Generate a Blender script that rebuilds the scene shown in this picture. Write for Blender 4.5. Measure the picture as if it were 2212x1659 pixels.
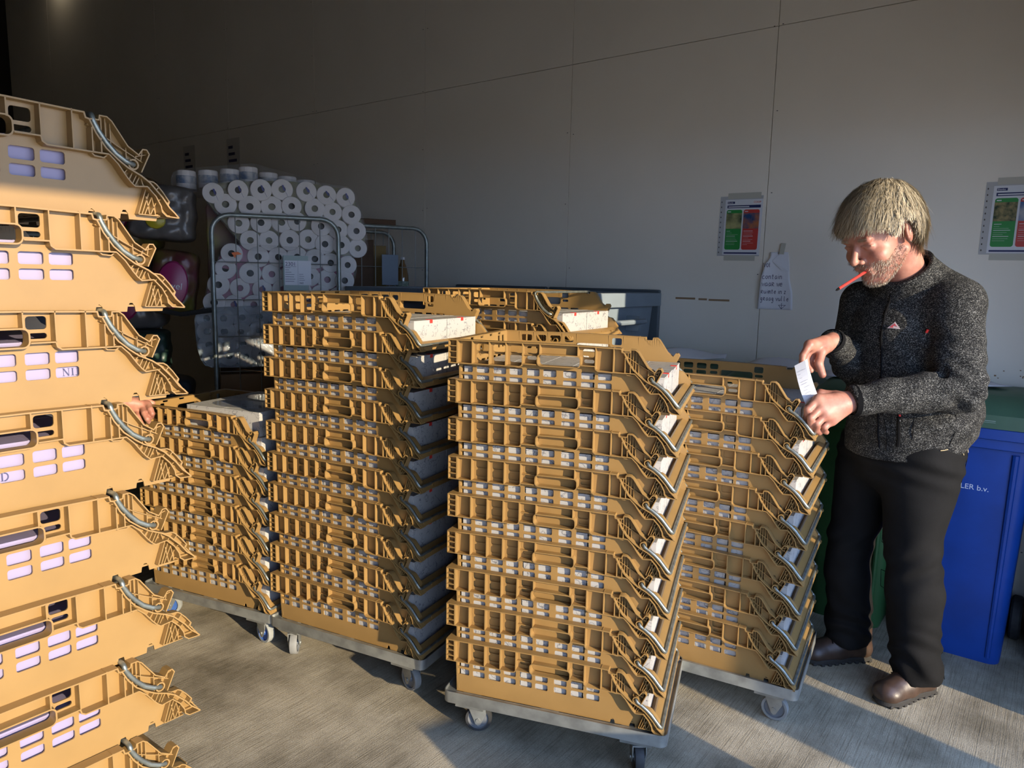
import bpy, bmesh, math, random
import numpy as np
from mathutils import Vector, Matrix
from mathutils.geometry import tessellate_polygon
for _o in list(bpy.data.objects): bpy.data.objects.remove(_o)
SC = bpy.context.scene
COL = SC.collection
random.seed(7); RNG = np.random.default_rng(7)
PI = math.pi

# ------------------------------------------------------------------ camera
CAMZ = 1.55; FPX = 1575.5
cam_d = bpy.data.cameras.new('camera'); cam = bpy.data.objects.new('camera', cam_d); COL.objects.link(cam)
cam_d.sensor_width = 36.0; cam_d.lens = FPX*36.0/2212.0; cam_d.clip_start = .05; cam_d.clip_end = 200
_R = Vector((0.99979497, 0.00289828, 0.02004027)); _D = Vector((0.02024877, -0.14310435, -0.98950045)); _F = Vector((0, 0.98970336, -0.1431337))
cam.matrix_world = Matrix(((_R.x, -_D.x, -_F.x, 0), (_R.y, -_D.y, -_F.y, 0), (_R.z, -_D.z, -_F.z, CAMZ), (0, 0, 0, 1)))
SC.camera = cam

# ------------------------------------------------------------------ light
SUN_AZ = math.radians(43); SUN_EL = math.radians(13.5)     # low sun behind the camera, to its right
wd = bpy.data.worlds.new('sky'); SC.world = wd; wd.use_nodes = True
_n = wd.node_tree.nodes; _l = wd.node_tree.links
_bg = _n['Background']
_tc = _n.new('ShaderNodeTexCoord'); _sx = _n.new('ShaderNodeSeparateXYZ'); _rp = _n.new('ShaderNodeValToRGB')
_l.new(_tc.outputs['Generated'], _sx.inputs[0]); _l.new(_sx.outputs['Z'], _rp.inputs[0]); _l.new(_rp.outputs[0], _bg.inputs[0])
_rp.color_ramp.elements[0].position = 0.0; _rp.color_ramp.elements[0].color = (.52, .69, 1.0, 1)
_rp.color_ramp.elements[1].position = .5; _rp.color_ramp.elements[1].color = (.28, .45, .85, 1)
_bg.inputs[1].default_value = 2.7
sun_d = bpy.data.lights.new('sun', 'SUN'); sun = bpy.data.objects.new('sun', sun_d); COL.objects.link(sun)
sun_d.energy = 4.1; sun_d.angle = math.radians(.6); sun_d.color = (1, .84, .60)
_sd = Vector((math.sin(SUN_AZ)*math.cos(SUN_EL), -math.cos(SUN_AZ)*math.cos(SUN_EL), math.sin(SUN_EL)))
sun.rotation_euler = _sd.to_track_quat('Z', 'Y').to_euler()
SC.view_settings.view_transform = 'Standard'; SC.view_settings.look = 'None'
SC.view_settings.gamma = 1; SC.view_settings.use_curve_mapping = False; SC.view_settings.exposure = 1.0

# room axes: WN points from the camera to the wall, WU runs along the wall into the building
TH = math.radians(52.8387)
WN = Vector((math.cos(TH), math.sin(TH), 0)); WU = Vector((-math.sin(TH), math.cos(TH), 0)); WALL = 3.95
def room(n, u, z=0.0): return WN*n + WU*u + Vector((0, 0, z))
RM = Matrix(((-WU.x, -WN.x, 0, 0), (-WU.y, -WN.y, 0, 0), (0, 0, 1, 0), (0, 0, 0, 1)))   # local x = -u (to the right seen from the room), local y = out of the wall... towards room
ROOM_ROT = math.atan2(WU.y, WU.x)     # local x along WU

# ------------------------------------------------------------------ materials
MATS = {}
def mat(name, col, rough=.6, metal=0.0, noise=0.0, nscale=20.0, bump=0.0, bscale=60.0, spec=.5, col2=None, aniso=None, coat=0.0, sheen=0.0):
    if name in MATS: return MATS[name]
    m = bpy.data.materials.new(name); m.use_nodes = True; MATS[name] = m
    nt = m.node_tree; b = nt.nodes['Principled BSDF']
    b.inputs['Base Color'].default_value = (*col, 1); b.inputs['Roughness'].default_value = rough; b.inputs['Metallic'].default_value = metal
    b.inputs['Specular IOR Level'].default_value = spec; b.inputs['Coat Weight'].default_value = coat; b.inputs['Sheen Weight'].default_value = sheen
    if noise or bump or col2:
        tc = nt.nodes.new('ShaderNodeTexCoord'); mp = nt.nodes.new('ShaderNodeMapping'); nt.links.new(tc.outputs['Object'], mp.inputs[0])
        if aniso: mp.inputs['Scale'].default_value = aniso
        if noise or col2:
            nz = nt.nodes.new('ShaderNodeTexNoise'); nz.inputs['Scale'].default_value = nscale; nz.inputs['Detail'].default_value = 6
            nt.links.new(mp.outputs[0], nz.inputs[0])
            cr = nt.nodes.new('ShaderNodeValToRGB'); nt.links.new(nz.outputs[0], cr.inputs[0])
            c2 = col2 or tuple(max(0, c*(1-noise)) for c in col)
            cr.color_ramp.elements[0].position = .35; cr.color_ramp.elements[0].color = (*c2, 1)
            cr.color_ramp.elements[1].position = .62; cr.color_ramp.elements[1].color = (*col, 1)
            nt.links.new(cr.outputs[0], b.inputs['Base Color'])
        if bump:
            nb = nt.nodes.new('ShaderNodeTexNoise'); nb.inputs['Scale'].default_value = bscale; nb.inputs['Detail'].default_value = 4
            nt.links.new(mp.outputs[0], nb.inputs[0])
            bp = nt.nodes.new('ShaderNodeBump'); bp.inputs['Strength'].default_value = bump; bp.inputs['Distance'].default_value = .004
            nt.links.new(nb.outputs[0], bp.inputs['Height']); nt.links.new(bp.outputs[0], b.inputs['Normal'])
    return m
def nodes(m): return m.node_tree.nodes, m.node_tree.links, m.node_tree.nodes['Principled BSDF']

# ------------------------------------------------------------------ mesh helpers
class MB:
    def __init__(s): s.v = []; s.f = []; s.m = []
    def add(s, vs, fs, mi=0):
        o = len(s.v); s.v += [tuple(v) for v in vs]; s.f += [tuple(i+o for i in f) for f in fs]; s.m += [mi]*len(fs); return s
    def box(s, x0, x1, y0, y1, z0, z1, mi=0, M=None):
        vs = [Vector((x, y, z)) for z in (z0, z1) for y in (y0, y1) for x in (x0, x1)]
        if M is not None: vs = [M @ v for v in vs]
        return s.add(vs, [(0, 2, 3, 1), (4, 5, 7, 6), (0, 1, 5, 4), (2, 6, 7, 3), (0, 4, 6, 2), (1, 3, 7, 5)], mi)
    def tube(s, pts, r, n=8, cap=True, mi=0, closed=False):
        pts = [Vector(p) for p in pts]; rs = r if isinstance(r, (list, tuple)) else [r]*len(pts)
        N = len(pts); rings = []; prev = None
        for i, p in enumerate(pts):
            if closed: t = (pts[(i+1) % N]-pts[i-1])
            else: t = (pts[min(i+1, N-1)]-pts[max(i-1, 0)])
            t.normalize()
            if prev is None:
                a = Vector((0, 0, 1)) if abs(t.z) < .9 else Vector((1, 0, 0)); nx = t.cross(a).normalized()
            else:
                nx = (prev-t*prev.dot(t)).normalized()
            prev = nx; ny = t.cross(nx)
            rings.append([p+(nx*math.cos(2*PI*k/n)+ny*math.sin(2*PI*k/n))*rs[i] for k in range(n)])
        vs = [v for rg in rings for v in rg]; fs = []
        for i in range(N if closed else N-1):
            j = (i+1) % N
            for k in range(n): fs.append((i*n+k, i*n+(k+1) % n, j*n+(k+1) % n, j*n+k))
        if cap and not closed: fs += [tuple(reversed(range(n))), tuple((N-1)*n+k for k in range(n))]
        return s.add(vs, fs, mi)
    def lathe(s, prof, n=24, M=None, mi=0, cap=True):
        vs = []; fs = []
        for r, z in prof:
            for k in range(n): vs.append(Vector((r*math.cos(2*PI*k/n), r*math.sin(2*PI*k/n), z)))
        for i in range(len(prof)-1):
            for k in range(n): fs.append((i*n+k, i*n+(k+1) % n, (i+1)*n+(k+1) % n, (i+1)*n+k))
        if cap: fs += [tuple(reversed(range(n))), tuple((len(prof)-1)*n+k for k in range(n))]
        if M is not None: vs = [M @ v for v in vs]
        return s.add(vs, fs, mi)
    def plate(s, loops, fn, d, mi=0):
        """2D loops (outer, holes...) -> slab; fn maps (a,b,h) to 3D, thickness 0..d"""
        flat = [p for L in loops for p in L]
        tri = tessellate_polygon([[Vector((a, b, 0)) for a, b in L] for L in loops])
        n = len(flat); vs = [fn(a, b, 0) for a, b in flat]+[fn(a, b, d) for a, b in flat]
        fs = []
        for t in tri:
            a, b, c = t
            ar = (flat[b][0]-flat[a][0])*(flat[c][1]-flat[a][1])-(flat[b][1]-flat[a][1])*(flat[c][0]-flat[a][0])
            if ar < 0: b, c = c, b
            fs += [(a, b, c), (a+n, c+n, b+n)]
        o = 0
        for L in loops:
            k = len(L); ar = sum(L[i][0]*L[(i+1) % k][1]-L[(i+1) % k][0]*L[i][1] for i in range(k))
            outer = (o == 0)
            for i in range(k):
                a, b = o+i, o+(i+1) % k
                if (ar > 0) == outer: fs.append((b, a, a+n, b+n))
                else: fs.append((a, b, b+n, a+n))
            o += k
        return s.add(vs, fs, mi)
    def strip(s, pl, t, fn, h0, h1, mi=0, closed=False):
        """thin rib following a 2D polyline, standing from h0 to h1"""
        n = len(pl); L = []
        for i in range(n):
            a = Vector(pl[(i-1) % n] if (closed or i) else pl[i]); b = Vector(pl[(i+1) % n] if (closed or i < n-1) else pl[i])
            c = Vector(pl[i]); d1 = (c-a); d2 = (b-c)
            if d1.length < 1e-9: d1 = d2
            if d2.length < 1e-9: d2 = d1
            d1.normalize(); d2.normalize(); nn = Vector((-(d1.y+d2.y), d1.x+d2.x))
            if nn.length < 1e-6: nn = Vector((-d1.y, d1.x))
            nn.normalize(); cs = max(.5, nn.dot(Vector((-d1.y, d1.x))))
            L.append((c+nn*(t/2/cs), c-nn*(t/2/cs)))
        vs = []
        for a, b in L: vs += [fn(a.x, a.y, h0), fn(b.x, b.y, h0), fn(b.x, b.y, h1), fn(a.x, a.y, h1)]
        fs = []
        for i in range(n if closed else n-1):
            o = i*4; q = ((i+1) % n)*4
            for k in range(4): fs.append((o+k, o+(k+1) % 4, q+(k+1) % 4, q+k))
        if not closed: fs += [(3, 2, 1, 0), ((n-1)*4, (n-1)*4+1, (n-1)*4+2, (n-1)*4+3)]
        return s.add(vs, fs, mi)
    def mesh(s, name, mats, smooth=False):
        me = bpy.data.meshes.new(name); me.from_pydata(s.v, [], s.f); me.update()
        for m in (mats if isinstance(mats, (list, tuple)) else [mats]): me.materials.append(m)
        me.polygons.foreach_set('material_index', s.m)
        bm = bmesh.new(); bm.from_mesh(me); bmesh.ops.recalc_face_normals(bm, faces=bm.faces); bm.to_mesh(me); bm.free()
        if smooth:
            me.polygons.foreach_set('use_smooth', [True]*len(me.polygons))
            if smooth != 'all':
                me.set_sharp_from_angle(angle=math.radians(38))
        return me
    def build(s, name, mats, parent=None, smooth=True, bevel=0):
        o = bpy.data.objects.new(name, s.mesh(name, mats, smooth)); COL.objects.link(o)
        if parent is not None: o.parent = parent
        if bevel:
            md = o.modifiers.new('bevel', 'BEVEL'); md.width = bevel; md.segments = 2; md.limit_method = 'ANGLE'; md.angle_limit = math.radians(40)
        return o
def link(name, me, parent=None):
    o = bpy.data.objects.new(name, me); COL.objects.link(o)
    if parent is not None: o.parent = parent
    return o
def tag(o, label=None, cat=None, group=None, kind=None):
    if label: o['label'] = label
    if cat: o['category'] = cat
    if group: o['group'] = group
    if kind: o['kind'] = kind
    return o
def empty(name, loc, rz=0, label=None, cat=None, group=None):
    o = bpy.data.objects.new(name, None); COL.objects.link(o); o.location = loc; o.rotation_euler = (0, 0, rz); o.empty_display_size = .05
    return tag(o, label, cat, group)
def rrect(x0, x1, z0, z1, r=.004, n=4):
    r = min(r, (x1-x0)/2-1e-5, (z1-z0)/2-1e-5); L = []
    for cx, cz, a0 in ((x1-r, z1-r, 0), (x0+r, z1-r, 90), (x0+r, z0+r, 180), (x1-r, z0+r, 270)):
        for k in range(n+1):
            a = math.radians(a0+90*k/n); L.append((cx+r*math.cos(a), cz+r*math.sin(a)))
    return L
def smooth_path(P, it=2):
    P = [Vector(p) for p in P]
    for _ in range(it):
        Q = [P[0]]
        for a, b in zip(P[:-1], P[1:]): Q += [a*.75+b*.25, a*.25+b*.75]
        Q.append(P[-1]); P = Q
    return P
def text_mesh(name, body, size, m, parent, loc, rot, depth=.0004, align='LEFT', shear=0.0):
    cu = bpy.data.curves.new(name, 'FONT'); cu.body = body; cu.size = size; cu.extrude = depth; cu.align_x = align; cu.shear = shear
    t = bpy.data.objects.new(name, cu); COL.objects.link(t)
    dg = bpy.context.evaluated_depsgraph_get(); me = bpy.data.meshes.new_from_object(t.evaluated_get(dg))
    bpy.data.objects.remove(t); me.materials.clear(); me.materials.append(m)
    o = link(name, me, parent); o.location = loc; o.rotation_euler = rot
    return o

# ------------------------------------------------------------------ setting
m_wall = mat('painted wall board', (.88, .815, .705), .75, noise=.05, nscale=1.5, bump=.05, bscale=90)
m_gap = mat('dark joint', (.10, .09, .08), .9)
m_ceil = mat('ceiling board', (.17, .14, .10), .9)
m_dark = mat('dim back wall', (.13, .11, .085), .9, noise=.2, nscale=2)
# floor: brushed concrete, grooves run square to the wall
m_floor = bpy.data.materials.new('brushed concrete'); m_floor.use_nodes = True
nn_, ll_, bb_ = nodes(m_floor)
tc = nn_.new('ShaderNodeTexCoord'); mp = nn_.new('ShaderNodeMapping'); mp.inputs['Rotation'].default_value = (0, 0, -TH)
ll_.new(tc.outputs['Object'], mp.inputs[0])
n1 = nn_.new('ShaderNodeTexNoise'); n1.inputs['Scale'].default_value = 2.2; n1.inputs['Detail'].default_value = 8; n1.inputs['Roughness'].default_value = .65; ll_.new(mp.outputs[0], n1.inputs[0])
mp2 = nn_.new('ShaderNodeMapping'); mp2.inputs['Scale'].default_value = (5.0, 230, 1); ll_.new(mp.outputs[0], mp2.inputs[0])
n2 = nn_.new('ShaderNodeTexNoise'); n2.inputs['Scale'].default_value = 1.0; n2.inputs['Detail'].default_value = 5; ll_.new(mp2.outputs[0], n2.inputs[0])
n3 = nn_.new('ShaderNodeTexNoise'); n3.inputs['Scale'].default_value = 220; n3.inputs['Detail'].default_value = 3; ll_.new(mp.outputs[0], n3.inputs[0])
r1 = nn_.new('ShaderNodeValToRGB'); r1.color_ramp.elements[0].position = .36; r1.color_ramp.elements[0].color = (.20, .165, .105, 1); r1.color_ramp.elements[1].position = .62; r1.color_ramp.elements[1].color = (.52, .45, .32, 1); ll_.new(n1.outputs[0], r1.inputs[0])
r2 = nn_.new('ShaderNodeValToRGB'); r2.color_ramp.elements[0].position = .34; r2.color_ramp.elements[0].color = (.52, .50, .45, 1); r2.color_ramp.elements[1].position = .50; r2.color_ramp.elements[1].color = (1, 1, 1, 1); ll_.new(n2.outputs[0], r2.inputs[0])
mx = nn_.new('ShaderNodeMix'); mx.data_type = 'RGBA'; mx.blend_type = 'MULTIPLY'; mx.inputs[0].default_value = .65
ll_.new(r1.outputs[0], mx.inputs[6]); ll_.new(r2.outputs[0], mx.inputs[7])
r3 = nn_.new('ShaderNodeValToRGB'); r3.color_ramp.elements[0].position = .35; r3.color_ramp.elements[0].color = (.6, .6, .6, 1); r3.color_ramp.elements[1].position = .6; r3.color_ramp.elements[1].color = (1, 1, 1, 1); ll_.new(n3.outputs[0], r3.inputs[0])
mx2 = nn_.new('ShaderNodeMix'); mx2.data_type = 'RGBA'; mx2.blend_type = 'MULTIPLY'; mx2.inputs[0].default_value = .6
ll_.new(mx.outputs[2], mx2.inputs[6]); ll_.new(r3.outputs[0], mx2.inputs[7]); ll_.new(mx2.outputs[2], bb_.inputs['Base Color'])
bb_.inputs['Roughness'].default_value = .85
ad = nn_.new('ShaderNodeMath'); ad.operation = 'ADD'; ll_.new(n2.outputs[0], ad.inputs[0]); ll_.new(n3.outputs[0], ad.inputs[1])
bpn = nn_.new('ShaderNodeBump'); bpn.inputs['Strength'].default_value = .35; bpn.inputs['Distance'].default_value = .003; ll_.new(ad.outputs[0], bpn.inputs['Height']); ll_.new(bpn.outputs[0], bb_.inputs['Normal'])

def rbox(mb, n0, n1, u0, u1, z0, z1, mi=0):
    vs = [room(n, u, z) for z in (z0, z1) for u in (u0, u1) for n in (n0, n1)]
    mb.add(vs, [(0, 2, 3, 1), (4, 5, 7, 6), (0, 1, 5, 4), (2, 6, 7, 3), (0, 4, 6, 2), (1, 3, 7, 5)], mi)
def struct(name, mb, m, parent=None, smooth=False, bevel=0):
    o = mb.build(name, m, parent, smooth, bevel)
    if parent is None: o['kind'] = 'structure'
    return o
DOORU = -.35; DOORTOP = 2.21; JAMB = 3.07; HALL = 12.0; LEFTN = -6.0; CEIL = 5.6
f = MB(); rbox(f, LEFTN-.3, WALL+.3, DOORU-.2, HALL+.3, -.2, 0); struct('floor', f, m_floor)
m_yard = mat('pale yard paving', (.86, .65, .42), .9, noise=.12, nscale=3)
f = MB(); rbox(f, LEFTN-16, WALL+16, -30, DOORU-.2, -.2, -.004); struct('floor_yard', f, m_yard)
w = MB(); rbox(w, WALL+.014, WALL+.30, DOORU, HALL, 0, CEIL, 1)
SEAM0 = 1.331; PW = 1.247; ZS = 2.854
ks = [SEAM0+PW*k for k in range(-3, 9)]
for a, b in zip(ks[:-1], ks[1:]):
    if b < DOORU: continue
    rbox(w, WALL, WALL+.013, max(a, DOORU)+.002, min(b, HALL)-.002, .0, ZS-.002)
    rbox(w, WALL, WALL+.013, max(a, DOORU)+.002, min(b, HALL)-.002, ZS+.002, CEIL)
wall_right = struct('wall_right', w, [m_wall, m_gap])
sc = MB()
for a in ks:
    for z in [.35+.42*i for i in range(12)]:
        for dd in (-.022, .022):
            if random.random() < .8: rbox(sc, WALL-.0012, WALL+.001, a+dd-.0035, a+dd+.0035, z+(dz_:=random.uniform(-.015, .015))-.002, z+dz_+.002)
o = struct('screw_marks', sc, m_gap, wall_right); o['kind'] = 'stuff'
m_scuff = mat('brown scuff', (.30, .19, .10), .9)
sm = MB()
for u0, u1, z in ((1.70, 1.82, 1.458), (1.50, 1.62, 1.454), (1.63, 1.68, 1.456)):
    rbox(sm, WALL-.001, WALL+.001, u0, u1, z-.006, z+.005)
for k in range(26):
    u0 = random.uniform(.0, .5); z = 1.14+abs(random.gauss(0, .03)); rbox(sm, WALL-.001, WALL+.001, u0, u0+random.uniform(.003, .010), z, z+random.uniform(.002, .007))
struct('scuff_marks', sm, m_scuff, wall_right)['kind'] = 'stuff'
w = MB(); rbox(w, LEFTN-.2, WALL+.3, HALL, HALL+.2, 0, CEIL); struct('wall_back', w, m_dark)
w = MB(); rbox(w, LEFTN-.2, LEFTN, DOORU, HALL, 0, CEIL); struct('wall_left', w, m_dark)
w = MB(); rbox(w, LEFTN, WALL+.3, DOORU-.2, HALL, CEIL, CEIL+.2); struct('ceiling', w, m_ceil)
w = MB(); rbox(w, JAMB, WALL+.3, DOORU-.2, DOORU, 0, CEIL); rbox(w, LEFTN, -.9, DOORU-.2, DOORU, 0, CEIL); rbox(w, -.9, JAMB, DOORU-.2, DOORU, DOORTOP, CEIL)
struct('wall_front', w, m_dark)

# ------------------------------------------------------------------ crates
CH = .1937; CP = .127; CW = .517; DK = .1453; YS = .021; CX = .735
m_crate = mat('tan moulded plastic', (.305, .180, .060), .42, noise=.10, nscale=9, bump=.03, bscale=200)
m_steel = mat('galvanised rod', (.30, .32, .285), .40, metal=.7, noise=.35, nscale=40)
m_zinc = mat('zinc plated steel', (.42, .43, .40), .5, metal=.75, noise=.35, nscale=14, bump=.05)
m_tyre = mat('grey tyre', (.24, .24, .225), .6, noise=.15, nscale=30)
m_hub = mat('wheel hub', (.16, .17, .18), .4, noise=.2)

def side_panel_mb(far):
    mb = MB()
    def fn(a, b, h):            # h measured from the outer face inwards
        return (a, (CW-h) if far else h, b+CH)
    tp = lambda b: .008*(-b/.19)
    out = [(.003, -.002), (.003, -.074), (.027, -.074), (.029, -.198), (.560, -.198)]
    out += [(.570+.008*math.cos(t), -.198+.016*math.sin(t)) for t in np.linspace(PI, 0, 5)]
    out += [(.634+.009*math.cos(t), -.198+.019*math.sin(t)) for t in np.linspace(PI, 0, 6)]
    out += [(.700, -.198), (.702, -.1905), (.735, -.1905), (.734, -.186), (.718, -.164), (.721, -.157), (.708, -.139), (.695, -.123), (.688, -.119), (.672, -.117), (.662, -.112), (.659, -.106), (.677, -.066), (.672, -.058), (.663, -.058), (.655, -.070), (.634, -.056),
            (.606, -.014), (.597, -.005), (.583, -.005), (.581, -.015), (.557, -.015), (.554, -.004)]
    holes = []
    for x0 in (.032, .088, .145, .199, .255, .309, .373, .430, .482):
        holes.append(rrect(x0, x0+.043, -.105, -.0815, .005, 3)); holes.append(rrect(x0, x0+.043, -.134, -.113, .005, 3))
    for x0, x1 in ((.088, .130), (.145, .185), (.200, .241)):
        holes.append(rrect(x0, x1, -.035, -.012, .006, 3)); holes.append(rrect(x0, x1, -.0645, -.042, .006, 3))
    holes.append(rrect(.256, .290, -.034, -.012, .006, 3)); holes.append(rrect(.257, .288, -.054, -.042, .005, 3))
    holes.append(rrect(.434, .470, -.037, -.012, .006, 3)); holes.append(rrect(.438, .470, -.055, -.044, .005, 3))
    hnd = rrect(.298, .430, -.0675, -.035, .010, 5)
    holes.append(hnd)
    mb.plate([out]+holes, lambda a, b, h: fn(a, b, YS+h+tp(b)), .0035)
    T = .0024
    S = lambda pl, h0=0, h1=YS, t=T, c=False: mb.strip(pl, t, fn, h0, h1+.005, closed=c)
    S([(0, -.0012), (.300, -.0012), (.425, -.002), (.554, -.005), (.5565, -.0145), (.563, -.016)], t=.0032)
    S([(0, -.0748), (.236, -.0748), (.244, -.073), (.2485, -.066), (.293, -.066)], t=.0028)
    S([(.4335, -.061), (.4765, -.061), (.4785, -.070), (.486, -.0755), (.597, -.0768)], t=.0028)
    S([(.0012, 0), (.0012, -.076)]); S([(.030, -.001), (.030, -.075)], t=.004)
    for z in (-.020, -.038, -.057): S([(0, z), (.030, z)])
    for x, z1 in ((.081, -.075), (.138, -.075), (.193, -.075), (.2475, -.067), (.303, -.034), (.423, -.036), (.4775, -.061), (.532, -.0755)): S([(x, -.002), (x, z1)])
    S([(.567, -.030), (.567, -.076)]); S([(.583, -.048), (.583, -.076)])
    for x0, x1 in ((.245, .291), ): S([(x0, -.038), (x1, -.038)], h0=YS-.007)
    mb.strip(rrect(.2965, .4315, -.069, -.0335, .0115, 5), .003, fn, -.001, YS+.0055, closed=True)
    arc = [(.563, -.016), (.574, -.040), (.592, -.066), (.614, -.085), (.632, -.098), (.659, -.111), (.676, -.123), (.701, -.150), (.715, -.170), (.727, -.181), (.735, -.190)]
    S(arc, t=.003)
    S([(.563, -.0155), (.581, -.0145), (.5825, -.006), (.596, -.006), (.605, -.013), (.634, -.056), (.655, -.070), (.664, -.058), (.672, -.058), (.677, -.066), (.659, -.104)])
    S([(.597, -.077), (.613, -.093), (.628, -.115), (.637, -.126), (.645, -.133), (.670, -.131), (.687, -.149), (.697, -.168), (.699, -.180), (.708, -.188), (.735, -.190)])
    S([(.659, -.111), (.672, -.118), (.688, -.1195), (.695, -.124), (.708, -.139), (.7205, -.157), (.7175, -.164), (.734, -.187)], h0=.010)
    S([(.690, -.138), (.699, -.129)], h0=.010, t=.0019); S([(.712, -.166), (.719, -.157)], h0=.010, t=.0019)
    t2 = .0019
    for a in (((.573, -.016), (.573, -.038)), ((.581, -.015), (.581, -.050)), ((.589, -.006), (.589, -.062)), ((.597, -.006), (.597, -.070)), ((.606, -.015), (.606, -.078)), ((.635, -.057), (.635, -.098)),
              ((.563, -.024), (.617, -.056)), ((.617, -.056), (.655, -.076)), ((.655, -.076), (.670, -.084)), ((.655, -.070), (.646, -.102)), ((.677, -.066), (.655, -.072)), ((.668, -.060), (.664, -.080)),
              ((.636, -.100), (.626, -.112)), ((.646, -.105), (.636, -.124)), ((.654, -.109), (.643, -.131)), ((.660, -.112), (.649, -.132)), ((.662, -.112), (.667, -.130)), ((.682, -.129), (.676, -.138)), ((.703, -.153), (.692, -.160)),
              ((.672, -.136), (.655, -.187)), ((.678, -.143), (.662, -.186)), ((.672, -.150), (.678, -.186)), ((.684, -.150), (.668, -.186)), ((.684, -.150), (.690, -.186)), ((.692, -.162), (.680, -.186)), ((.655, -.187), (.700, -.188))):
        S([a[0], a[1]], t=t2, h0=.011 if a[0][1] > -.134 else .012)
    S([(.567, -.077), (.573, -.0825), (.590, -.0838), (.597, -.078)], h0=.008)
    mb.strip([(.645+.0095*math.cos(t), -.090+.0095*math.sin(t)) for t in np.linspace(0, 2*PI, 13)[:-1]], .003, fn, .003, YS, closed=True)
    return mb
def end_panel_mb():
    mb = MB(); fn = lambda a, b, h: (h, a, b+CH)      # a along width, h from outside in
    out = [(.002, -.074), (.026, -.074), (.028, -.187), (CW-.028, -.187), (CW-.026, -.074), (CW-.002, -.074), (CW-.002, -.001)]
    for y in (.42, .33, .24, .15): out += [(y, -.001), (y-.003, -.010), (y-.028, -.010), (y-.031, -.001)]
    out += [(.002, -.001)]
    hs = [rrect(.062, .084, -.058, -.014, .004), rrect(.106, .128, -.058, -.014, .004), rrect(CW-.084, CW-.062, -.058, -.014, .004), rrect(CW-.128, CW-.106, -.058, -.014, .004), rrect(.195, .322, -.066, -.030, .014, 5)]
    for k in range(8):
        y = .045+k*.056
        if y+.04 < CW-.03: hs += [rrect(y, y+.040, -.105, -.082, .005, 3), rrect(y, y+.040, -.134, -.113, .005, 3)]
    mb.plate([out]+hs, lambda a, b, h: fn(a, b, .026+h+.008*(-b/.19)), .0035)
    for pl in ([(0, -.0012), (CW, -.0012)], [(0, -.0748), (CW, -.0748)]): mb.strip(pl, .003, fn, .001, .027)
    for y in (.03, .095, .185, .332, .422, CW-.03): mb.strip([(y, -.001), (y, -.075)], .0024, fn, .001, .027)
    mb.strip(rrect(.193, .324, -.068, -.028, .015, 5), .003, fn, .0, .035, closed=True)
    return mb
def base_mb():
    mb = MB(); fn = lambda a, b, h: (a, b, h)
    out = [(.037, .0315), (.69, .0315), (.69, .022), (.727, .022), (.727, CW-.022), (.69, CW-.022), (.69, CW-.0315), (.037, CW-.0315)]
    hs = [rrect(x, x+.055, y, y+.030, .006, 2) for x in [.07+.075*i for i in range(8)] for y in [.06+.047*j for j in range(9)] if y+.03 < CW-.05]
    mb.plate([out]+hs, lambda a, b, h: fn(a, b, .006+h), .004)
    # low front lip: sloping ledge, hollow underneath
    for (a, b) in ((.030, CW-.030), ):
        prof = [(.690, .010), (.694, .030), (.700, .034), (.722, .026), (.731, .018), (.733, .004), (.729, .004), (.727, .015), (.720, .022), (.700, .030), (.697, .010)]
        mb.plate([prof], lambda x, z, h: (x, a-.006+h, z), b-a+.012)
    for y in (.10, .20, .315, .415): mb.box(.698, .728, y-.0012, y+.0012, .006, .024)
    for y in (.075, CW-.115): mb.box(.722, .7345, y, y+.04, .012, .0245)
    return mb
def bail_mb(back):
    mb = MB(); y0, y1 = .0045, CW-.0045
    if not back:
        arm = [(.645, -.090), (.650, -.097), (.664, -.1045), (.680, -.1165), (.695, -.130), (.709, -.147), (.723, -.1635)]
        P = [Vector((.645, .020, -.090)), Vector((.645, y0, -.0905))]+[Vector((x, y0, z)) for x, z in arm[1:]]
        P += [Vector((.7275, y0+.004, -.1685)), Vector((.7285, y0+.013, -.1695))]
        Q = [Vector((p.x, CW-p.y, p.z)) for p in reversed(P)]
    else:
        arm = [(.645, -.090), (.630, -.086), (.611, -.073), (.594, -.054), (.580, -.034), (.572, -.018), (.570, -.009)]
        P = [Vector((.645, .020, -.090)), Vector((.645, y0, -.090))]+[Vector((x, y0, z)) for x, z in arm[1:]]
        P += [Vector((.5700, y0+.003, -.006)), Vector((.5705, y0+.012, -.0045))]
        Q = [Vector((p.x, CW-p.y, p.z)) for p in reversed(P)]
    pts = [p+Vector((0, 0, CH)) for p in P+Q]
    mb.tube(pts, .0054, 10)
    return mb
ME_SIDE = side_panel_mb(False).mesh('side_panel', m_crate, True); ME_SIDE2 = side_panel_mb(True).mesh('side_panel', m_crate, True)
ME_END = end_panel_mb().mesh('end_panel', m_crate, True); ME_BASE = base_mb().mesh('base_tray', m_crate, True)
ME_BAIL = bail_mb(False).mesh('steel_bail', m_steel, 'all'); ME_BAILB = bail_mb(True).mesh('steel_bail', m_steel, 'all')

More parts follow.
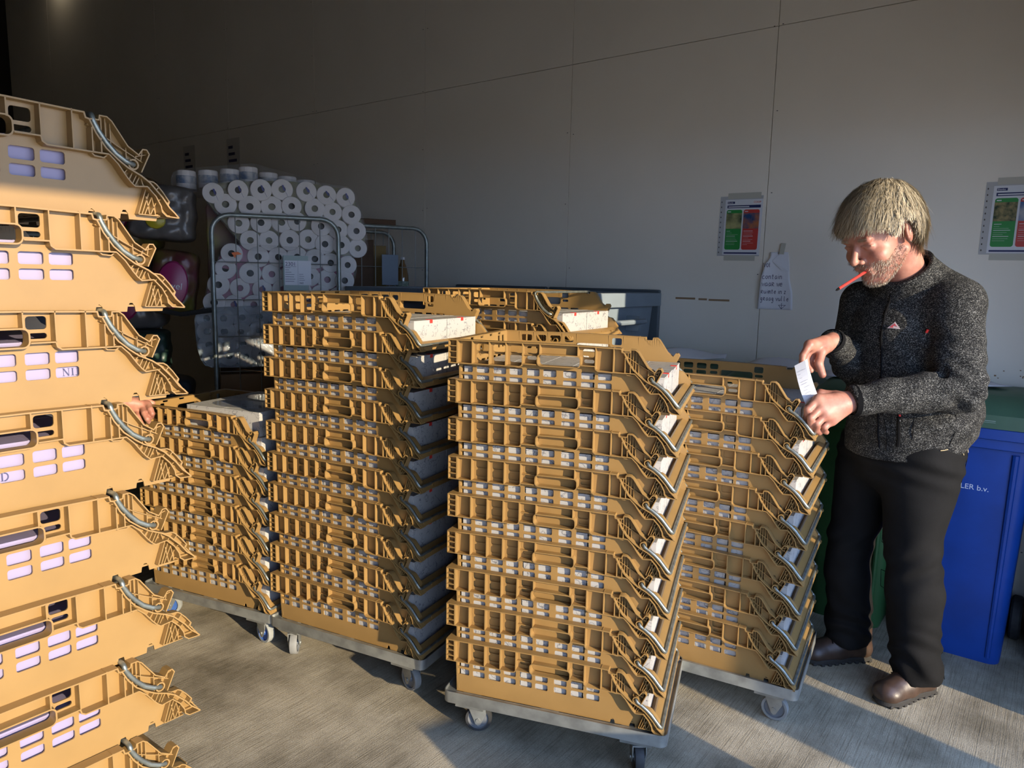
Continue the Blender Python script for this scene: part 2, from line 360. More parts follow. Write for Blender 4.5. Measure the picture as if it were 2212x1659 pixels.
# boxes: white board printed with fine grey doodles
m_box = bpy.data.materials.new('doodle printed board'); m_box.use_nodes = True
nn_, ll_, bb_ = nodes(m_box); tc = nn_.new('ShaderNodeTexCoord'); oi = nn_.new('ShaderNodeObjectInfo')
va = nn_.new('ShaderNodeVectorMath'); va.operation = 'ADD'; ll_.new(tc.outputs['Object'], va.inputs[0])
cmb = nn_.new('ShaderNodeCombineXYZ'); ll_.new(oi.outputs['Random'], cmb.inputs[0]); ll_.new(cmb.outputs[0], va.inputs[1])
def ring(scale, lo, hi, rnd=.9):
    v = nn_.new('ShaderNodeTexVoronoi'); v.inputs['Scale'].default_value = scale; v.inputs['Randomness'].default_value = rnd; ll_.new(va.outputs[0], v.inputs['Vector'])
    a = nn_.new('ShaderNodeMath'); a.operation = 'COMPARE'; a.inputs[1].default_value = (lo+hi)/2; a.inputs[2].default_value = (hi-lo)/2; ll_.new(v.outputs['Distance'], a.inputs[0]); return a, v
g1, v1 = ring(34, .30, .345); g2, v2 = ring(58, .20, .26); g3, v3 = ring(22, .13, .165)
nz = nn_.new('ShaderNodeTexNoise'); nz.inputs['Scale'].default_value = 26; nz.inputs['Detail'].default_value = 1; ll_.new(va.outputs[0], nz.inputs[0])
g4 = nn_.new('ShaderNodeMath'); g4.operation = 'COMPARE'; g4.inputs[1].default_value = .5; g4.inputs[2].default_value = .012; ll_.new(nz.outputs[0], g4.inputs[0])
cur = None
for g in (g1, g2, g3, g4):
    if cur is None: cur = g
    else:
        mxx = nn_.new('ShaderNodeMath'); mxx.operation = 'MAXIMUM'; ll_.new(cur.outputs[0], mxx.inputs[0]); ll_.new(g.outputs[0], mxx.inputs[1]); cur = mxx
nz2 = nn_.new('ShaderNodeTexNoise'); nz2.inputs['Scale'].default_value = 30; ll_.new(va.outputs[0], nz2.inputs[0])
gt = nn_.new('ShaderNodeMath'); gt.operation = 'GREATER_THAN'; gt.inputs[1].default_value = .5; ll_.new(nz2.outputs[0], gt.inputs[0])
mu = nn_.new('ShaderNodeMath'); mu.operation = 'MULTIPLY'; ll_.new(cur.outputs[0], mu.inputs[0]); ll_.new(gt.outputs[0], mu.inputs[1])
mu2 = nn_.new('ShaderNodeMath'); mu2.operation = 'MULTIPLY'; mu2.inputs[1].default_value = .75; ll_.new(mu.outputs[0], mu2.inputs[0])
mc = nn_.new('ShaderNodeMix'); mc.data_type = 'RGBA'; mc.inputs[6].default_value = (.42, .41, .39, 1); mc.inputs[7].default_value = (.13, .13, .145, 1)
ll_.new(mu2.outputs[0], mc.inputs[0]); ll_.new(mc.outputs[2], bb_.inputs['Base Color']); bb_.inputs['Roughness'].default_value = .5
m_red = mat('red sticker', (.75, .04, .03), .5); m_line = mat('board edge', (.35, .30, .26), .8)
m_lav = mat('lavender white board', (.29, .25, .375), .5, noise=.04, nscale=4); m_ink = mat('dark print', (.05, .05, .12), .6)
BL, BW_, BH = .213, .2225, .096
def carton_mb(L, W, H):
    mb = MB(); mb.box(0, L, 0, W, 0, H-.006)
    mb.box(.001, L-.001, .001, W-.001, H-.006, H-.0045)                       # seam under the lid
    mb.box(-.0006, L+.0006, -.0006, W+.0006, H-.0045, H)
    mb.box(L*.5-.0015, L*.5+.0015, 0, W, H, H+.0006)
    return mb
ME_BOX = carton_mb(BL-.003, BW_-.003, BH).mesh('carton', m_box, False)
sb = MB(); sb.box(BL-.0030, BL-.0020, BW_*.5-.009, BW_*.5+.009, BH-.012, BH+.0008); sb.box(BL-.022, BL-.002, BW_*.5-.009, BW_*.5+.009, BH, BH+.0014)
ME_SEAL = sb.mesh('red_sticker', m_red, False)
ME_BIG = carton_mb(.255, .220, .122).mesh('carton', m_lav, False)

def make_dolly_mb():
    parts = {}
    fr = MB(); x0, x1, y0, y1 = -.008, CX+.010, -.004, CW+.004
    def frp(inset, z0, z1):
        o = rrect(x0+inset, x1-inset, y0+inset, y1-inset, .022, 4); return o, z0, z1
    o, z0, z1 = frp(0, .112, .143); i_ = rrect(x0+.028, x1-.028, y0+.028, y1-.028, .01, 4)
    fr.plate([o, i_], lambda a, b, h: (a, b, .138+h), .004)
    fr.strip(o, .003, lambda a, b, h: (a, b, h), .112, .152, closed=True)
    fr.strip(i_, .003, lambda a, b, h: (a, b, h), .114, .140, closed=True)
    for x in (.085, .36, .63): fr.box(x-.03, x+.03, y0+.02, y1-.02, .128, .140)
    parts['deck_frame'] = fr
    return parts
FR = make_dolly_mb()['deck_frame'].mesh('deck_frame', m_zinc, True)
bk = MB(); bk.box(-.05, .05, -.045, .045, .100, .113); bk.box(-.055, .055, -.006, .0, .088, .113)
ME_PLATE = bk.mesh('mounting_plate', m_zinc, False)
fk = MB(); fk.lathe([(.026, .092), (.026, .102)], 16)
for s in (-1, 1):
    fk.plate([[(-.030, .098), (-.002, .032), (.006, .026), (.014, .030), (.034, .070), (.030, .098)]], lambda a, b, h, s=s: (a+.012, s*.020+h*s, b), .003)
fk.tube([(.018, -.026, .046), (.018, .026, .046)], .008, 8)
fk.box(-.02, .045, -.022, .022, .094, .098)
ME_FORK = fk.mesh('fork', m_zinc, True)
wh = MB(); Mw = Matrix.Translation((.018, 0, .046)) @ Matrix.Rotation(PI/2, 4, 'X')
wh.lathe([(.036, -.014), (.0445, -.014), (.046, -.010), (.046, .010), (.0445, .014), (.036, .014)], 32, Mw, 0, cap=False)
wh.lathe([(.036, -.014), (.034, -.008), (.014, -.006), (.012, -.014), (.001, -.015)], 32, Mw, 1, cap=False); wh.lathe([(.036, .014), (.034, .008), (.014, .006), (.012, .014), (.001, .015)], 32, Mw, 1, cap=False)
ME_WHEEL = wh.mesh('wheel', [m_tyre, m_hub], True)
m_tyre2 = mat('black tyre', (.035, .035, .035), .7, noise=.3, nscale=50); m_hubb = mat('blue hub', (.05, .12, .35), .4)
ME_WHEELB = wh.mesh('wheel', [m_tyre2, m_hub], True)
ME_WHEELC = wh.mesh('wheel', [mat('worn grey tyre', (.30, .31, .29), .7, noise=.2, nscale=25), m_hubb], True)

def dolly(loc, rz, yaws, label, wm, grp='dollies under the crate stacks'):
    t = empty('stack_dolly', (loc[0], loc[1], 0), rz, label, 'dolly', grp)
    link('deck_frame', FR, t)
    for (x, y), a in zip(((.085, .045), (CX-.085, .045), (.085, CW-.045), (CX-.085, CW-.045)), yaws):
        p = link('mounting_plate', ME_PLATE, t); p.location = (x, y if y < .2 else y, 0)
        c = empty('caster', (x, y, 0), a); c.parent = t; link('fork', ME_FORK, c); link('wheel', wm, c)
    return t
ORD = ['bottom', 'second', 'third', 'fourth', 'fifth', 'sixth', 'seventh', 'eighth', 'ninth', 'tenth']
def ordn(i, n):       # i counted from the top
    if i == 0: return 'topmost'
    if i == n-1: return 'lowest'
    return ORD[i]+' from top' if i else 'topmost'
def ordc(i, n): return 'topmost crate' if i == 0 else ('lowest crate' if i == n-1 else ORD[i]+' crate from top')
def crate_stack(X, Y, A, n, pitch, zbase, where, group, back=(), boxes='doodle', vis_all=(0,)):
    a0 = math.radians(A); fillrows = []
    for i in range(n):
        z = zbase+pitch*(n-1-i)
        a = a0+math.radians(random.uniform(-.35, .35)) if i else a0
        dx, dy = random.uniform(-.002, .002), random.uniform(-.002, .002)
        pos = Vector((X, Y, z))+Vector((math.cos(a0)*dx-math.sin(a0)*dy, math.sin(a0)*dx+math.cos(a0)*dy, 0))
        fold = back == 'all' or i in back
        t = empty('bakery_crate', pos, a, f'tan plastic crate, {ordn(i, n)} {where}', 'crate', group)
        link('side_panel', ME_SIDE, t); link('side_panel', ME_SIDE2, t); link('end_panel', ME_END, t); link('base_tray', ME_BASE, t)
        b = link('steel_bail', ME_BAILB if fold else ME_BAIL, t)
        R = Matrix.Translation(pos) @ Matrix.Rotation(a, 4, 'Z')
        if boxes == 'doodle':
            for c in range(3):
                for r in range(2):
                    if r == 1 and c < 2 and i not in vis_all: continue
                    x = .041+c*.2145; y = .0365+r*.2225
                    p = R @ Vector((x+random.uniform(-.001, .001), y, .0102))
                    o = link('cake_box', ME_BOX, None); o.location = p; o.rotation_euler = (0, 0, a+math.radians(random.uniform(-.4, .4)))
                    row = ('rear', 'middle', 'front')[c]; sd = 'near' if r == 0 else 'wall'
                    tag(o, f'white printed box, {row} {sd} side, {ordc(i, n)} {where}', 'box', 'printed boxes in '+group)
                    if c == 2: link('red_sticker', ME_SEAL, o)
        elif boxes == 'lav':
            for c in range(2):
                for r in range(2):
                    if r == 1 and i > 5: continue
                    p = R @ Vector((.040+c*.262, .037+r*.2225, .0102)); o = link('carton_box', ME_BIG, None); o.location = p; o.rotation_euler = (0, 0, a)
                    o.name = 'carton_box'
                    tag(o, f'lavender carton, {"front" if c else "rear"} {"near" if r == 0 else "far"} side, {ordc(i, n)} {where}', 'box', 'lavender cartons in '+group)
                    fillrows.append((i, c, r, o))
    return fillrows
S0 = (-1.1555, 1.0063, 53.56); S1 = (-1.6513, 3.1486, -23.96); S2 = (-.9729, 2.8394, -26.46); S3 = (-.2048, 2.3204, -18.29); S4 = (.3632, 2.7180, -28.98); S5 = (-.401, 3.252, -31.5)
dolly(S1, math.radians(S1[2]), (.4, -.25, .3, 1), 'low steel dolly with blue-hubbed casters under the short leftmost nested stack', ME_WHEELC)
dolly(S2, math.radians(S2[2]), (-1.0, -.35, .2, 0), 'steel dolly under the tall crate stack left of centre', ME_WHEEL)
dolly(S3, math.radians(S3[2]), (.25, -1.25, .2, 2.0), 'steel dolly with black tyres under the frontmost centre crate stack', ME_WHEELB)
dolly(S4, math.radians(S4[2]), (-.2, -.05, .2, .4), 'steel dolly with large pale casters under the crate stack beside the man', ME_WHEEL)
dolly(S5, math.radians(S5[2]), (0, 0, .2, 1), 'steel dolly under the crate stack hidden at the back', ME_WHEEL)
dolly(S0, math.radians(S0[2]), (.3, .1, 0, 0), 'steel dolly under the big foreground crate stack at left', ME_WHEEL)
crate_stack(*S1, 6, CP, DK, 'in short leftmost nested stack', 'crates of the short left stack')
_a1 = math.radians(S1[2]); _M1 = Matrix.Translation((S1[0], S1[1], DK+5*CP)) @ Matrix.Rotation(_a1, 4, 'Z')
t = empty('cake_box', _M1 @ Vector((.262, .045, .1075)), _a1, 'large white cake box with film windows lying on the short left stack', 'box')
carton_mb(.40, .425, .100).build('carton', m_box, t, False)
m_win = mat('film window', (.30, .30, .30), .08, coat=.8)
for cy in (.115, .31):
    mb = MB(); mb.plate([[(.20+.15*math.cos(k*PI/16), cy+.08*math.sin(k*PI/16)) for k in range(32)]], lambda a, b, h: (a, b, .1005+h), .0008); mb.build('film_window', m_win, t, False)
mb = MB(); mb.box(.3985, .4015, .20, .225, .082, .1012); mb.build('red_sticker', m_red, t, False)
crate_stack(*S2, 10, CP, DK, 'in tall stack left of centre', 'crates of the tall stack left of centre')
crate_stack(*S3, 9, CP, DK, 'in front centre stack', 'crates of the front centre stack')
crate_stack(*S4, 8, CP, DK, 'in stack beside the man', 'crates of the stack beside the man')
crate_stack(*S5, 10, CP, DK+.02, 'in half hidden rear stack', 'crates of the rear stack', back=(0,))
lv = crate_stack(*S0, 9, .1901, .1390, 'in big left foreground stack', 'crates of the foreground stack', back='all', boxes='lav')
# serif print on two of the lavender cartons
def serif(mb, ch, x, z, s):
    w = .16*s; t = .05*s
    def bar(a, b, wd): mb.strip([(x+a[0]*s, z+a[1]*s), (x+b[0]*s, z+b[1]*s)], wd, lambda p, q, h: (p, -h, q), .0006, .0010)
    if ch in 'NIJDKE':
        if ch == 'N':
            bar((.12, 0), (.12, 1), t); bar((.12, 1), (.78, 0), w); bar((.78, 0), (.78, 1), t); bar((0, 1), (.25, 1), t); bar((0, 0.02), (.27, .02), t); bar((.63, 1), (.92, 1), t); return .98
        if ch == 'I': bar((.22, 0), (.22, 1), w); bar((.04, .98), (.40, .98), t); bar((.04, .02), (.40, .02), t); return .48
        if ch == 'J': bar((.30, .1), (.30, 1), w); bar((.30, .12), (.16, -.06), w*.8); bar((.16, -.04), (.03, .04), t*1.4); bar((.12, .98), (.48, .98), t); return .52
        if ch == 'D':
            bar((.18, 0), (.18, 1), w); bar((.02, .98), (.45, .98), t); bar((.02, .02), (.45, .02), t)
            A = [(.40+.42*math.cos(a), .5+.49*math.sin(a)) for a in np.linspace(PI/2, -PI/2, 9)]
            mb.strip([(x+p*s, z+q*s) for p, q in A], w*.9, lambda p, q, h: (p, -h, q), .0006, .0010); return .9
for i, c, r, o in lv:
    bx = .040+c*.262
    if r == 0 and i == 2 and c == 1:
        mb = MB(); x = .498-bx
        for ch in 'NIJ': x += serif(mb, ch, x, .0515, .0145)*.0145+.001
        mb.build('lettering', m_ink, o, False)
    if r == 0 and i == 3 and c == 1:
        mb = MB(); serif(mb, 'D', .378-bx, .0515, .0155); mb.build('lettering', m_ink, o, False)

# ------------------------------------------------------------------ roll cages and toilet paper behind the stacks
TOP_ROLLS = [(0.015, 1.99), (0.148, 2.013), (0.271, 2.023), (0.387, 2.033), (0.523, 2.03), (0.637, 2.016), (0.749, 2.009), (0.079, 1.932), (0.208, 1.926), (0.328, 1.932), (0.437, 1.94), (0.569, 1.934), (0.671, 1.92), (0.781, 1.909), (0.145, 1.831), (0.266, 1.839), (0.38, 1.845), (0.466, 1.854), (0.602, 1.833), (0.702, 1.818), (0.81, 1.814), (0.205, 1.737), (0.307, 1.74), (0.422, 1.745), (0.528, 1.754), (0.624, 1.73), (0.72, 1.728), (0.818, 1.712)]
PINK_ROLLS = [(0.102, 1.659), (0.245, 1.645), (0.356, 1.646), (0.462, 1.649), (0.563, 1.641), (0.655, 1.621), (0.755, 1.61), (0.067, 1.574), (0.199, 1.55), (0.318, 1.547), (0.428, 1.547), (0.534, 1.538), (0.635, 1.521), (0.737, 1.517), (0.026, 1.481), (0.141, 1.464), (0.263, 1.457), (0.378, 1.459), (0.484, 1.447), (0.592, 1.434), (0.702, 1.421), (0.0, 1.38), (0.105, 1.367), (0.214, 1.368), (0.323, 1.363), (0.434, 1.349), (0.55, 1.336)]
LOW_ROLLS = [(0.047, 1.289), (0.148, 1.294), (0.243, 1.3), (0.348, 1.3), (0.049, 1.214), (0.138, 1.21), (0.241, 1.215), (0.346, 1.214), (0.054, 1.138), (0.149, 1.139), (0.244, 1.149), (0.344, 1.148), (0.07, 1.072), (0.159, 1.07), (0.25, 1.08), (0.35, 1.078)]
m_tube = mat('galvanised tube', (.34, .38, .36), .42, metal=.6, noise=.25, nscale=30)
m_wire = mat('cage wire', (.36, .38, .37), .4, metal=.7)
m_paper = mat('tissue roll', (.84, .80, .78), .9, noise=.05, nscale=30, bump=.1, bscale=300)
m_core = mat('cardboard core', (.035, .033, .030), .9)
def clear_mat(name, tint, mixf):
    m = bpy.data.materials.new(name); m.use_nodes = True; n, l, b = nodes(m)
    b.inputs['Base Color'].default_value = (*tint, 1); b.inputs['Roughness'].default_value = .12; b.inputs['Specular IOR Level'].default_value = .8
    tr = n.new('ShaderNodeBsdfTransparent'); mx = n.new('ShaderNodeMixShader'); out = n['Material Output']
    nz = n.new('ShaderNodeTexNoise'); nz.inputs['Scale'].default_value = 14; nz.inputs['Detail'].default_value = 4; nz.inputs['Distortion'].default_value = 1.5
    tc = n.new('ShaderNodeTexCoord'); l.new(tc.outputs['Object'], nz.inputs[0])
    bp = n.new('ShaderNodeBump'); bp.inputs['Strength'].default_value = .9; bp.inputs['Distance'].default_value = .02; l.new(nz.outputs[0], bp.inputs['Height']); l.new(bp.outputs[0], b.inputs['Normal'])
    mx.inputs[0].default_value = mixf; l.new(tr.outputs[0], mx.inputs[1]); l.new(b.outputs[0], mx.inputs[2]); l.new(mx.outputs[0], out.inputs[0])
    return m
m_film = clear_mat('clear film', (.25, .25, .25), .13); m_filmb = clear_mat('hazy blue film', (.20, .25, .30), .55)
m_pink = mat('magenta print', (.30, .02, .11), .35); m_yel = mat('yellow print', (.45, .38, .02), .35); m_navy = mat('navy print', (.02, .03, .09), .4)
m_white = mat('white paper', (.80, .80, .84), .7)
C0 = Vector((-1.684, 4.1187, 0)); CD = math.atan2(.36788, .92987)
def cage(loc, rz, W, D, H, label, post0=True):
    t = empty('roll_cage', loc, rz, label, 'roll cage', 'roll cages along the back')
    def side(y, name):
        R = .10
        P = [(0, y, .16), (0, y, H-R)]+[(R-R*math.cos(a), y, H-R+R*math.sin(a)) for a in np.linspace(0, PI/2, 6)]+[(W-R+R*math.sin(a), y, H-R+R*math.cos(a)) for a in np.linspace(0, PI/2, 6)]+[(W, y, .16)]
        MB().tube(P, .0135, 10).build('tube_frame', m_tube, t)
        g = MB()
        for k in range(5):
            x = W*(k+1)/6.0+.01; g.tube([(x, y, .2), (x, y, H-.01)], .003, 6)
        for z in (H-.26, H-.47, H-.68, H-.88, H-1.10, H-1.32): g.tube([(0, y, z), (W, y, z)], .003, 6)
        g.build('wire_grid', m_wire, t)
    side(0, 'front'); side(D, 'back')
    b = MB(); b.box(-.02, W+.02, -.02, D+.02, .145, .165); b.build('base_frame', m_zinc, t, bevel=.004)
    for x in (.07, W-.07):
        for y in (.07, D-.07):
            c = empty('caster', (x, y, 0), .4); c.parent = t; link('fork', ME_FORK, c); link('wheel', ME_WHEEL, c); p = link('mounting_plate', ME_PLATE, c); p.scale = (.8, .8, 1); p.location = (0, 0, .02)
    return t
cg = cage(C0, CD, .692, .56, 1.87, 'steel roll cage holding bagged toilet rolls, with a 2301 card')
lb = MB(); lb.box(.375, .515, -.022, -.015, 1.455, 1.655, 0); lb.build('label_holder', mat('grey green plastic', (.34, .42, .40), .5), cg, bevel=.002)
lc = MB(); lc.box(.383, .530, -.0245, -.0225, 1.487, 1.627, 0); lco = lc.build('label_card', m_white, cg)
text_mesh('lettering', '2301', .030, m_ink, cg, (.386, -.0250, 1.597), (PI/2, 0, 0)); text_mesh('lettering', '360', .016, m_ink, cg, (.462, -.0250, 1.494), (PI/2, 0, 0))
ln = MB()
for k in range(7): ln.box(.386, .386+random.uniform(.02, .06), -.0252, -.0246, 1.585-.013*k, 1.5872-.013*k)
for k in range(4): ln.box(.462, .462+random.uniform(.02, .035), -.0252, -.0246, 1.548-.011*k, 1.550-.011*k)
ln.box(.383, .447, -.0252, -.0246, 1.591, 1.5925); ln.box(.4555, .4565, -.0252, -.0246, 1.487, 1.627)
ln.build('printed_lines', m_ink, cg)
orr = MB(); orr.plate([[(.10, 1.662), (.135, 1.668), (.155, 1.655), (.125, 1.650), (.118, 1.632)]], lambda a, b, h: (a, -.006-h, b), .002); orr.build('orange_tag', mat('orange', (.8, .16, .02), .5), cg)
cg2 = cage((-1.085, 4.761, 0), math.atan2(.5131, .8583), .565, .60, 1.87, 'steel roll cage at the wall holding cardboard and a bottle')
MB().box(.235, .350, -.022, -.016, 1.49, 1.69).build('sign_plate', mat('blue grey plate', (.16, .20, .26), .5), cg2, bevel=.002)
cg3 = cage((-2.93, 4.02, 0), .33, .80, .80, 1.74, 'steel roll cage at far left holding magenta bagged rolls')

rm = MB()
Mr = Matrix.Rotation(-PI/2, 4, 'X')
rr = .0595
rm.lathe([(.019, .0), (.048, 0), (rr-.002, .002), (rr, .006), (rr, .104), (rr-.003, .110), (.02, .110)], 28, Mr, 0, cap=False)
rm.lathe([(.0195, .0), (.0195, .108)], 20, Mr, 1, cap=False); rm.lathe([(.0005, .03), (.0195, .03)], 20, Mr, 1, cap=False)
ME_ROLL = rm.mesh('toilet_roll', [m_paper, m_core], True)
tgm = MB()
tgm.plate([[(-.006, -.0), (.004, .0), (.014, -.030), (.004, -.032)]], lambda a, b, h: (a+.004, -.003-h, b+.024), .0012); tgm.strip([(.015, -.008), (.030, -.040)], .0014, lambda a, b, h: (a, -.003-h, b), .0, .001)
ME_TAB = tgm.mesh('blue_tab', mat('blue tab', (.03, .04, .22), .5), False)
cmat = Matrix.Translation(C0) @ Matrix.Rotation(CD, 4, 'Z')
def roll_pack(name, rolls, label, film, tabs=(), depth=.235, fillmat=None, off=.07, jit=.008):
    t = empty(name, C0, CD, label, 'toilet paper', 'bags of toilet rolls in the cage')
    for k, (w_, z_) in enumerate(rolls):
        o = link('toilet_roll', ME_ROLL, t); o.location = (w_, off+random.uniform(-jit, jit), z_); s = random.uniform(.94, 1.04); o.scale = (s*random.uniform(.95, 1.03), 1, s)
        o.rotation_euler = (random.uniform(-.06, .06), 0, random.uniform(-.05, .05))
        if k in tabs: q = link('blue_tab', ME_TAB, o); q.rotation_euler = (0, random.uniform(-.3, .1), 0)
    return t
def hull_slab(pts, y0, y1, grow, mb, mi=0):
    # convex outline of the roll centres, grown outwards
    P = sorted(set(pts)); cr = lambda o, a, b: (a[0]-o[0])*(b[1]-o[1])-(a[1]-o[1])*(b[0]-o[0])
    lo = []; up = []
    for p in P:
        while len(lo) > 1 and cr(lo[-2], lo[-1], p) <= 0: lo.pop()
        lo.append(p)
    for p in reversed(P):
        while len(up) > 1 and cr(up[-2], up[-1], p) <= 0: up.pop()
        up.append(p)
    H = lo[:-1]+up[:-1]; out = []; n = len(H)
    for i in range(n):
        a, b, c = Vector(H[i-1]), Vector(H[i]), Vector(H[(i+1) % n]); d1 = (b-a).normalized(); d2 = (c-b).normalized()
        n1 = Vector((d1.y, -d1.x)); n2 = Vector((d2.y, -d2.x))
        for t in (0, .5, 1):
            q = (n1*(1-t)+n2*t).normalized(); out.append(tuple(b+q*grow))
    mb.plate([out], lambda a, b, h: (a, y0+h, b), y1-y0, mi); return mb
TOPP = roll_pack('toilet_roll_bag', TOP_ROLLS, 'large clear bag of white toilet rolls bulging over the cage top', m_film, tabs=range(7))
hull_slab(TOP_ROLLS, .10, .30, .052, MB()).build('printed_side', mat('dull yellow print', (.16, .145, .05), .5), TOPP, bevel=.02)
hull_slab(TOP_ROLLS, .052, .09, .060, MB()).build('clear_wrapper', m_film, TOPP, bevel=.015)
PINKP = roll_pack('toilet_roll_bag', PINK_ROLLS, 'magenta-edged bag of toilet rolls behind the 2301 card', m_film, tabs=(16, 17, 18, 22, 24))
hull_slab(PINK_ROLLS, .10, .30, .050, MB()).build('printed_side', m_pink, PINKP, bevel=.02)
hull_slab(PINK_ROLLS, .052, .09, .058, MB()).build('clear_wrapper', m_film, PINKP, bevel=.015)
LOW2 = LOW_ROLLS+[(w_-.09, z_) for w_, z_ in LOW_ROLLS[::4]]
LOWP = roll_pack('toilet_roll_bag', LOW2, 'hazy blue bag of toilet rolls at the bottom of the cage', m_filmb, off=.075)
hull_slab(LOW2, .12, .42, .052, MB()).build('bag_body', mat('pale tissue', (.32, .34, .37), .8), LOWP, bevel=.02)
hull_slab(LOW2, .045, .10, .064, MB()).build('hazy_wrapper', m_filmb, LOWP, bevel=.015)
# filler crates of goods below them
def carton(loc, rz, L, W, H, label, m, group=None, name='cardboard_box', bevel=.004):
    t = MB(); t.box(0, L, 0, W, 0, H-.004); t.box(-.0008, L+.0008, -.0008, W*.5-.0015, H-.004, H); t.box(-.0008, L+.0008, W*.5+.0015, W+.0008, H-.004, H)
    o = t.build(name, m, None, False, bevel); o.location = loc; o.rotation_euler = (0, 0, rz); return tag(o, label, 'box', group)
m_card = mat('brown cardboard', (.30, .18, .09), .85, noise=.15, nscale=8); m_dcard = mat('dark brown card', (.10, .055, .03), .8, noise=.3, nscale=6)
carton(cmat @ Vector((.02, .06, .166)), CD, .64, .46, .80, 'brown carton on the cage base under the bagged rolls', m_card)
# bag lying on top: upright rolls with printed wrap
t = empty('toilet_roll_bag', C0, CD, 'bag of upright printed toilet rolls lying on top of load', 'toilet paper', 'bags of toilet rolls in the cage')
m_wrap = mat('printed wrap', (.62, .60, .58), .5, nscale=26, col2=(.16, .22, .34)); 
ur = MB(); ur.lathe([(.02, 0), (.05, 0), (.054, .004), (.054, .10), (.05, .105), (.02, .105)], 24, None, 0); ur.lathe([(.0546, .03), (.0546, .075)], 24, None, 1, cap=False)
ME_UP = ur.mesh('toilet_roll', [m_paper, m_wrap], True)
for k, (x, z) in enumerate(((-.13, 2.03), (-.01, 2.04), (.11, 2.055), (.215, 2.075), (.33, 2.05), (.44, 2.035), (.55, 2.02))):
    for y in (.36, .47):
        o = link('toilet_roll', ME_UP, t); o.location = (x, y, z); o.rotation_euler = (0, 0, random.uniform(0, 6))
hull_slab([(-.15, 2.08), (.24, 2.14), (.58, 2.07), (.58, 2.06), (-.15, 2.06)], .31, .53, .06, MB()).build('clear_wrapper', m_film, t, bevel=.02)
o = hull_slab([(.0, 1.2), (.70, 1.2), (.70, 1.93), (.0, 1.93)], .305, .56, .03, MB()).build('toilet_roll_bag', mat('dim bag side', (.28, .12, .16), .5, nscale=5, col2=(.30, .26, .06)), None, bevel=.02)
o.location = C0; o.rotation_euler = (0, 0, CD); tag(o, 'printed bag of rolls hidden behind the front bags in the cage', 'toilet paper', 'bags of toilet rolls in the cage')

def printed_bag(loc, rz, L, W, H, tilt, label, base, panels, words):
    t = empty('toilet_roll_bag', loc, rz, label, 'toilet paper', 'printed bags of rolls in the left cage'); t.rotation_euler = (0, tilt, rz)
    b = bmesh.new(); bmesh.ops.create_cube(b, size=1); bmesh.ops.subdivide_edges(b, edges=b.edges, cuts=18, use_grid_fill=True)
    for v in b.verts:
        p = v.co; q = Vector((p.x, p.y, p.z)); k = (abs(2*q.x)**6+abs(2*q.y)**6+abs(2*q.z)**6)**(1/6.0); q = q/k if k > 1 else q
        n = abs(math.sin(q.x*L*PI/.115+.4))*.020*(abs(math.cos(q.z*H*PI/.12))**.5)+math.sin(q.x*31+q.z*17)*math.sin(q.z*43+q.x*12)*.006; v.co = Vector((q.x*L*(.97+.03*math.cos(q.z*14)), q.y*W-n*(1 if q.y < -.2 else 0), q.z*H+.5*H))
    me = bpy.data.meshes.new('bag_skin'); b.to_mesh(me); b.free(); me.materials.append(base); me.polygons.foreach_set('use_smooth', [True]*len(me.polygons)); link('bag_skin', me, t)
    for (cx, cz, rx, rz_, m) in panels:
        mb = MB(); mb.lathe([(1, 0), (.93, .012), (.6, .020), (.001, .022)], 24, Matrix.Translation((cx, -W/2-.014, cz)) @ Matrix.Rotation(PI/2, 4, 'X') @ Matrix.Diagonal((rx, rz_, 1, 1)), 0); mb.build('printed_panel', m, t)
    for (x, z, s, wd) in words: text_mesh('lettering', wd, s, m_white, t, (x, -W/2-.038, z), (PI/2, 0, 0))
    return t
m_bagw_shade = mat('shade toned pale bag', (.13, .12, .115), .3, noise=.25, nscale=10); m_bagy_shade = mat('shade toned yellow bag', (.09, .08, .012), .35, nscale=6, col2=(.12, .015, .04)); m_bagg_shade = mat('shade toned green bag', (.03, .07, .055), .4, noise=.4, nscale=6); m_bagb_shade = mat('blue bag', (.04, .06, .09), .35, noise=.4, nscale=5)  # bag colours lowered, shade of the unlit corner is put into them
printed_bag((-2.26, 4.30, 1.66), .33, .42, .34, .42, 0, 'magenta printed roll bag, topmost in the far left cage', m_bagy_shade, ((-.05, .24, .11, .16, m_pink), (-.03, .22, .065, .075, m_navy)), ((-.085, .20, .06, 'Edet'),))
printed_bag((-1.98, 4.18, 1.72), .33, .34, .34, .30, .05, 'pale roll bag beside the cage, printed with a blue wave', m_bagw_shade, ((-.02, .10, .05, .045, m_yel),), ())
printed_bag((-2.22, 4.26, 1.22), .33, .40, .34, .42, 0, 'magenta roll bag in middle of the far left cage', m_bagw_shade, ((-.02, .22, .10, .17, m_pink), (-.01, .25, .055, .09, m_navy)), ((-.055, .23, .05, 'Edet'),))
printed_bag((-1.93, 4.14, 1.31), .33, .24, .26, .36, .12, 'yellow and magenta roll bag leaning on the cage post', m_bagy_shade, ((.0, .17, .08, .13, m_pink),), ((-.05, .15, .05, 'Zwel'),))
printed_bag((-2.10, 4.16, .98), .33, .26, .30, .24, 0, 'green roll bag low in the far left cage', m_bagg_shade, (), ())
printed_bag((-2.05, 4.10, .55), .33, .40, .34, .42, .1, 'blue hazy roll bag at the bottom of far left cage', m_bagb_shade, ((.05, .28, .022, .022, m_core), (.07, .17, .022, .022, m_core)), ())
printed_bag((-2.50, 4.18, .168), .33, .42, .40, .50, 0, 'shade-toned roll bag resting on the base of far left cage', m_bagb_shade, (), ())
printed_bag((-2.62, 4.22, .70), .33, .36, .40, .56, 0, 'shade-toned roll bag against left post of far left cage', m_bagy_shade, (), ())
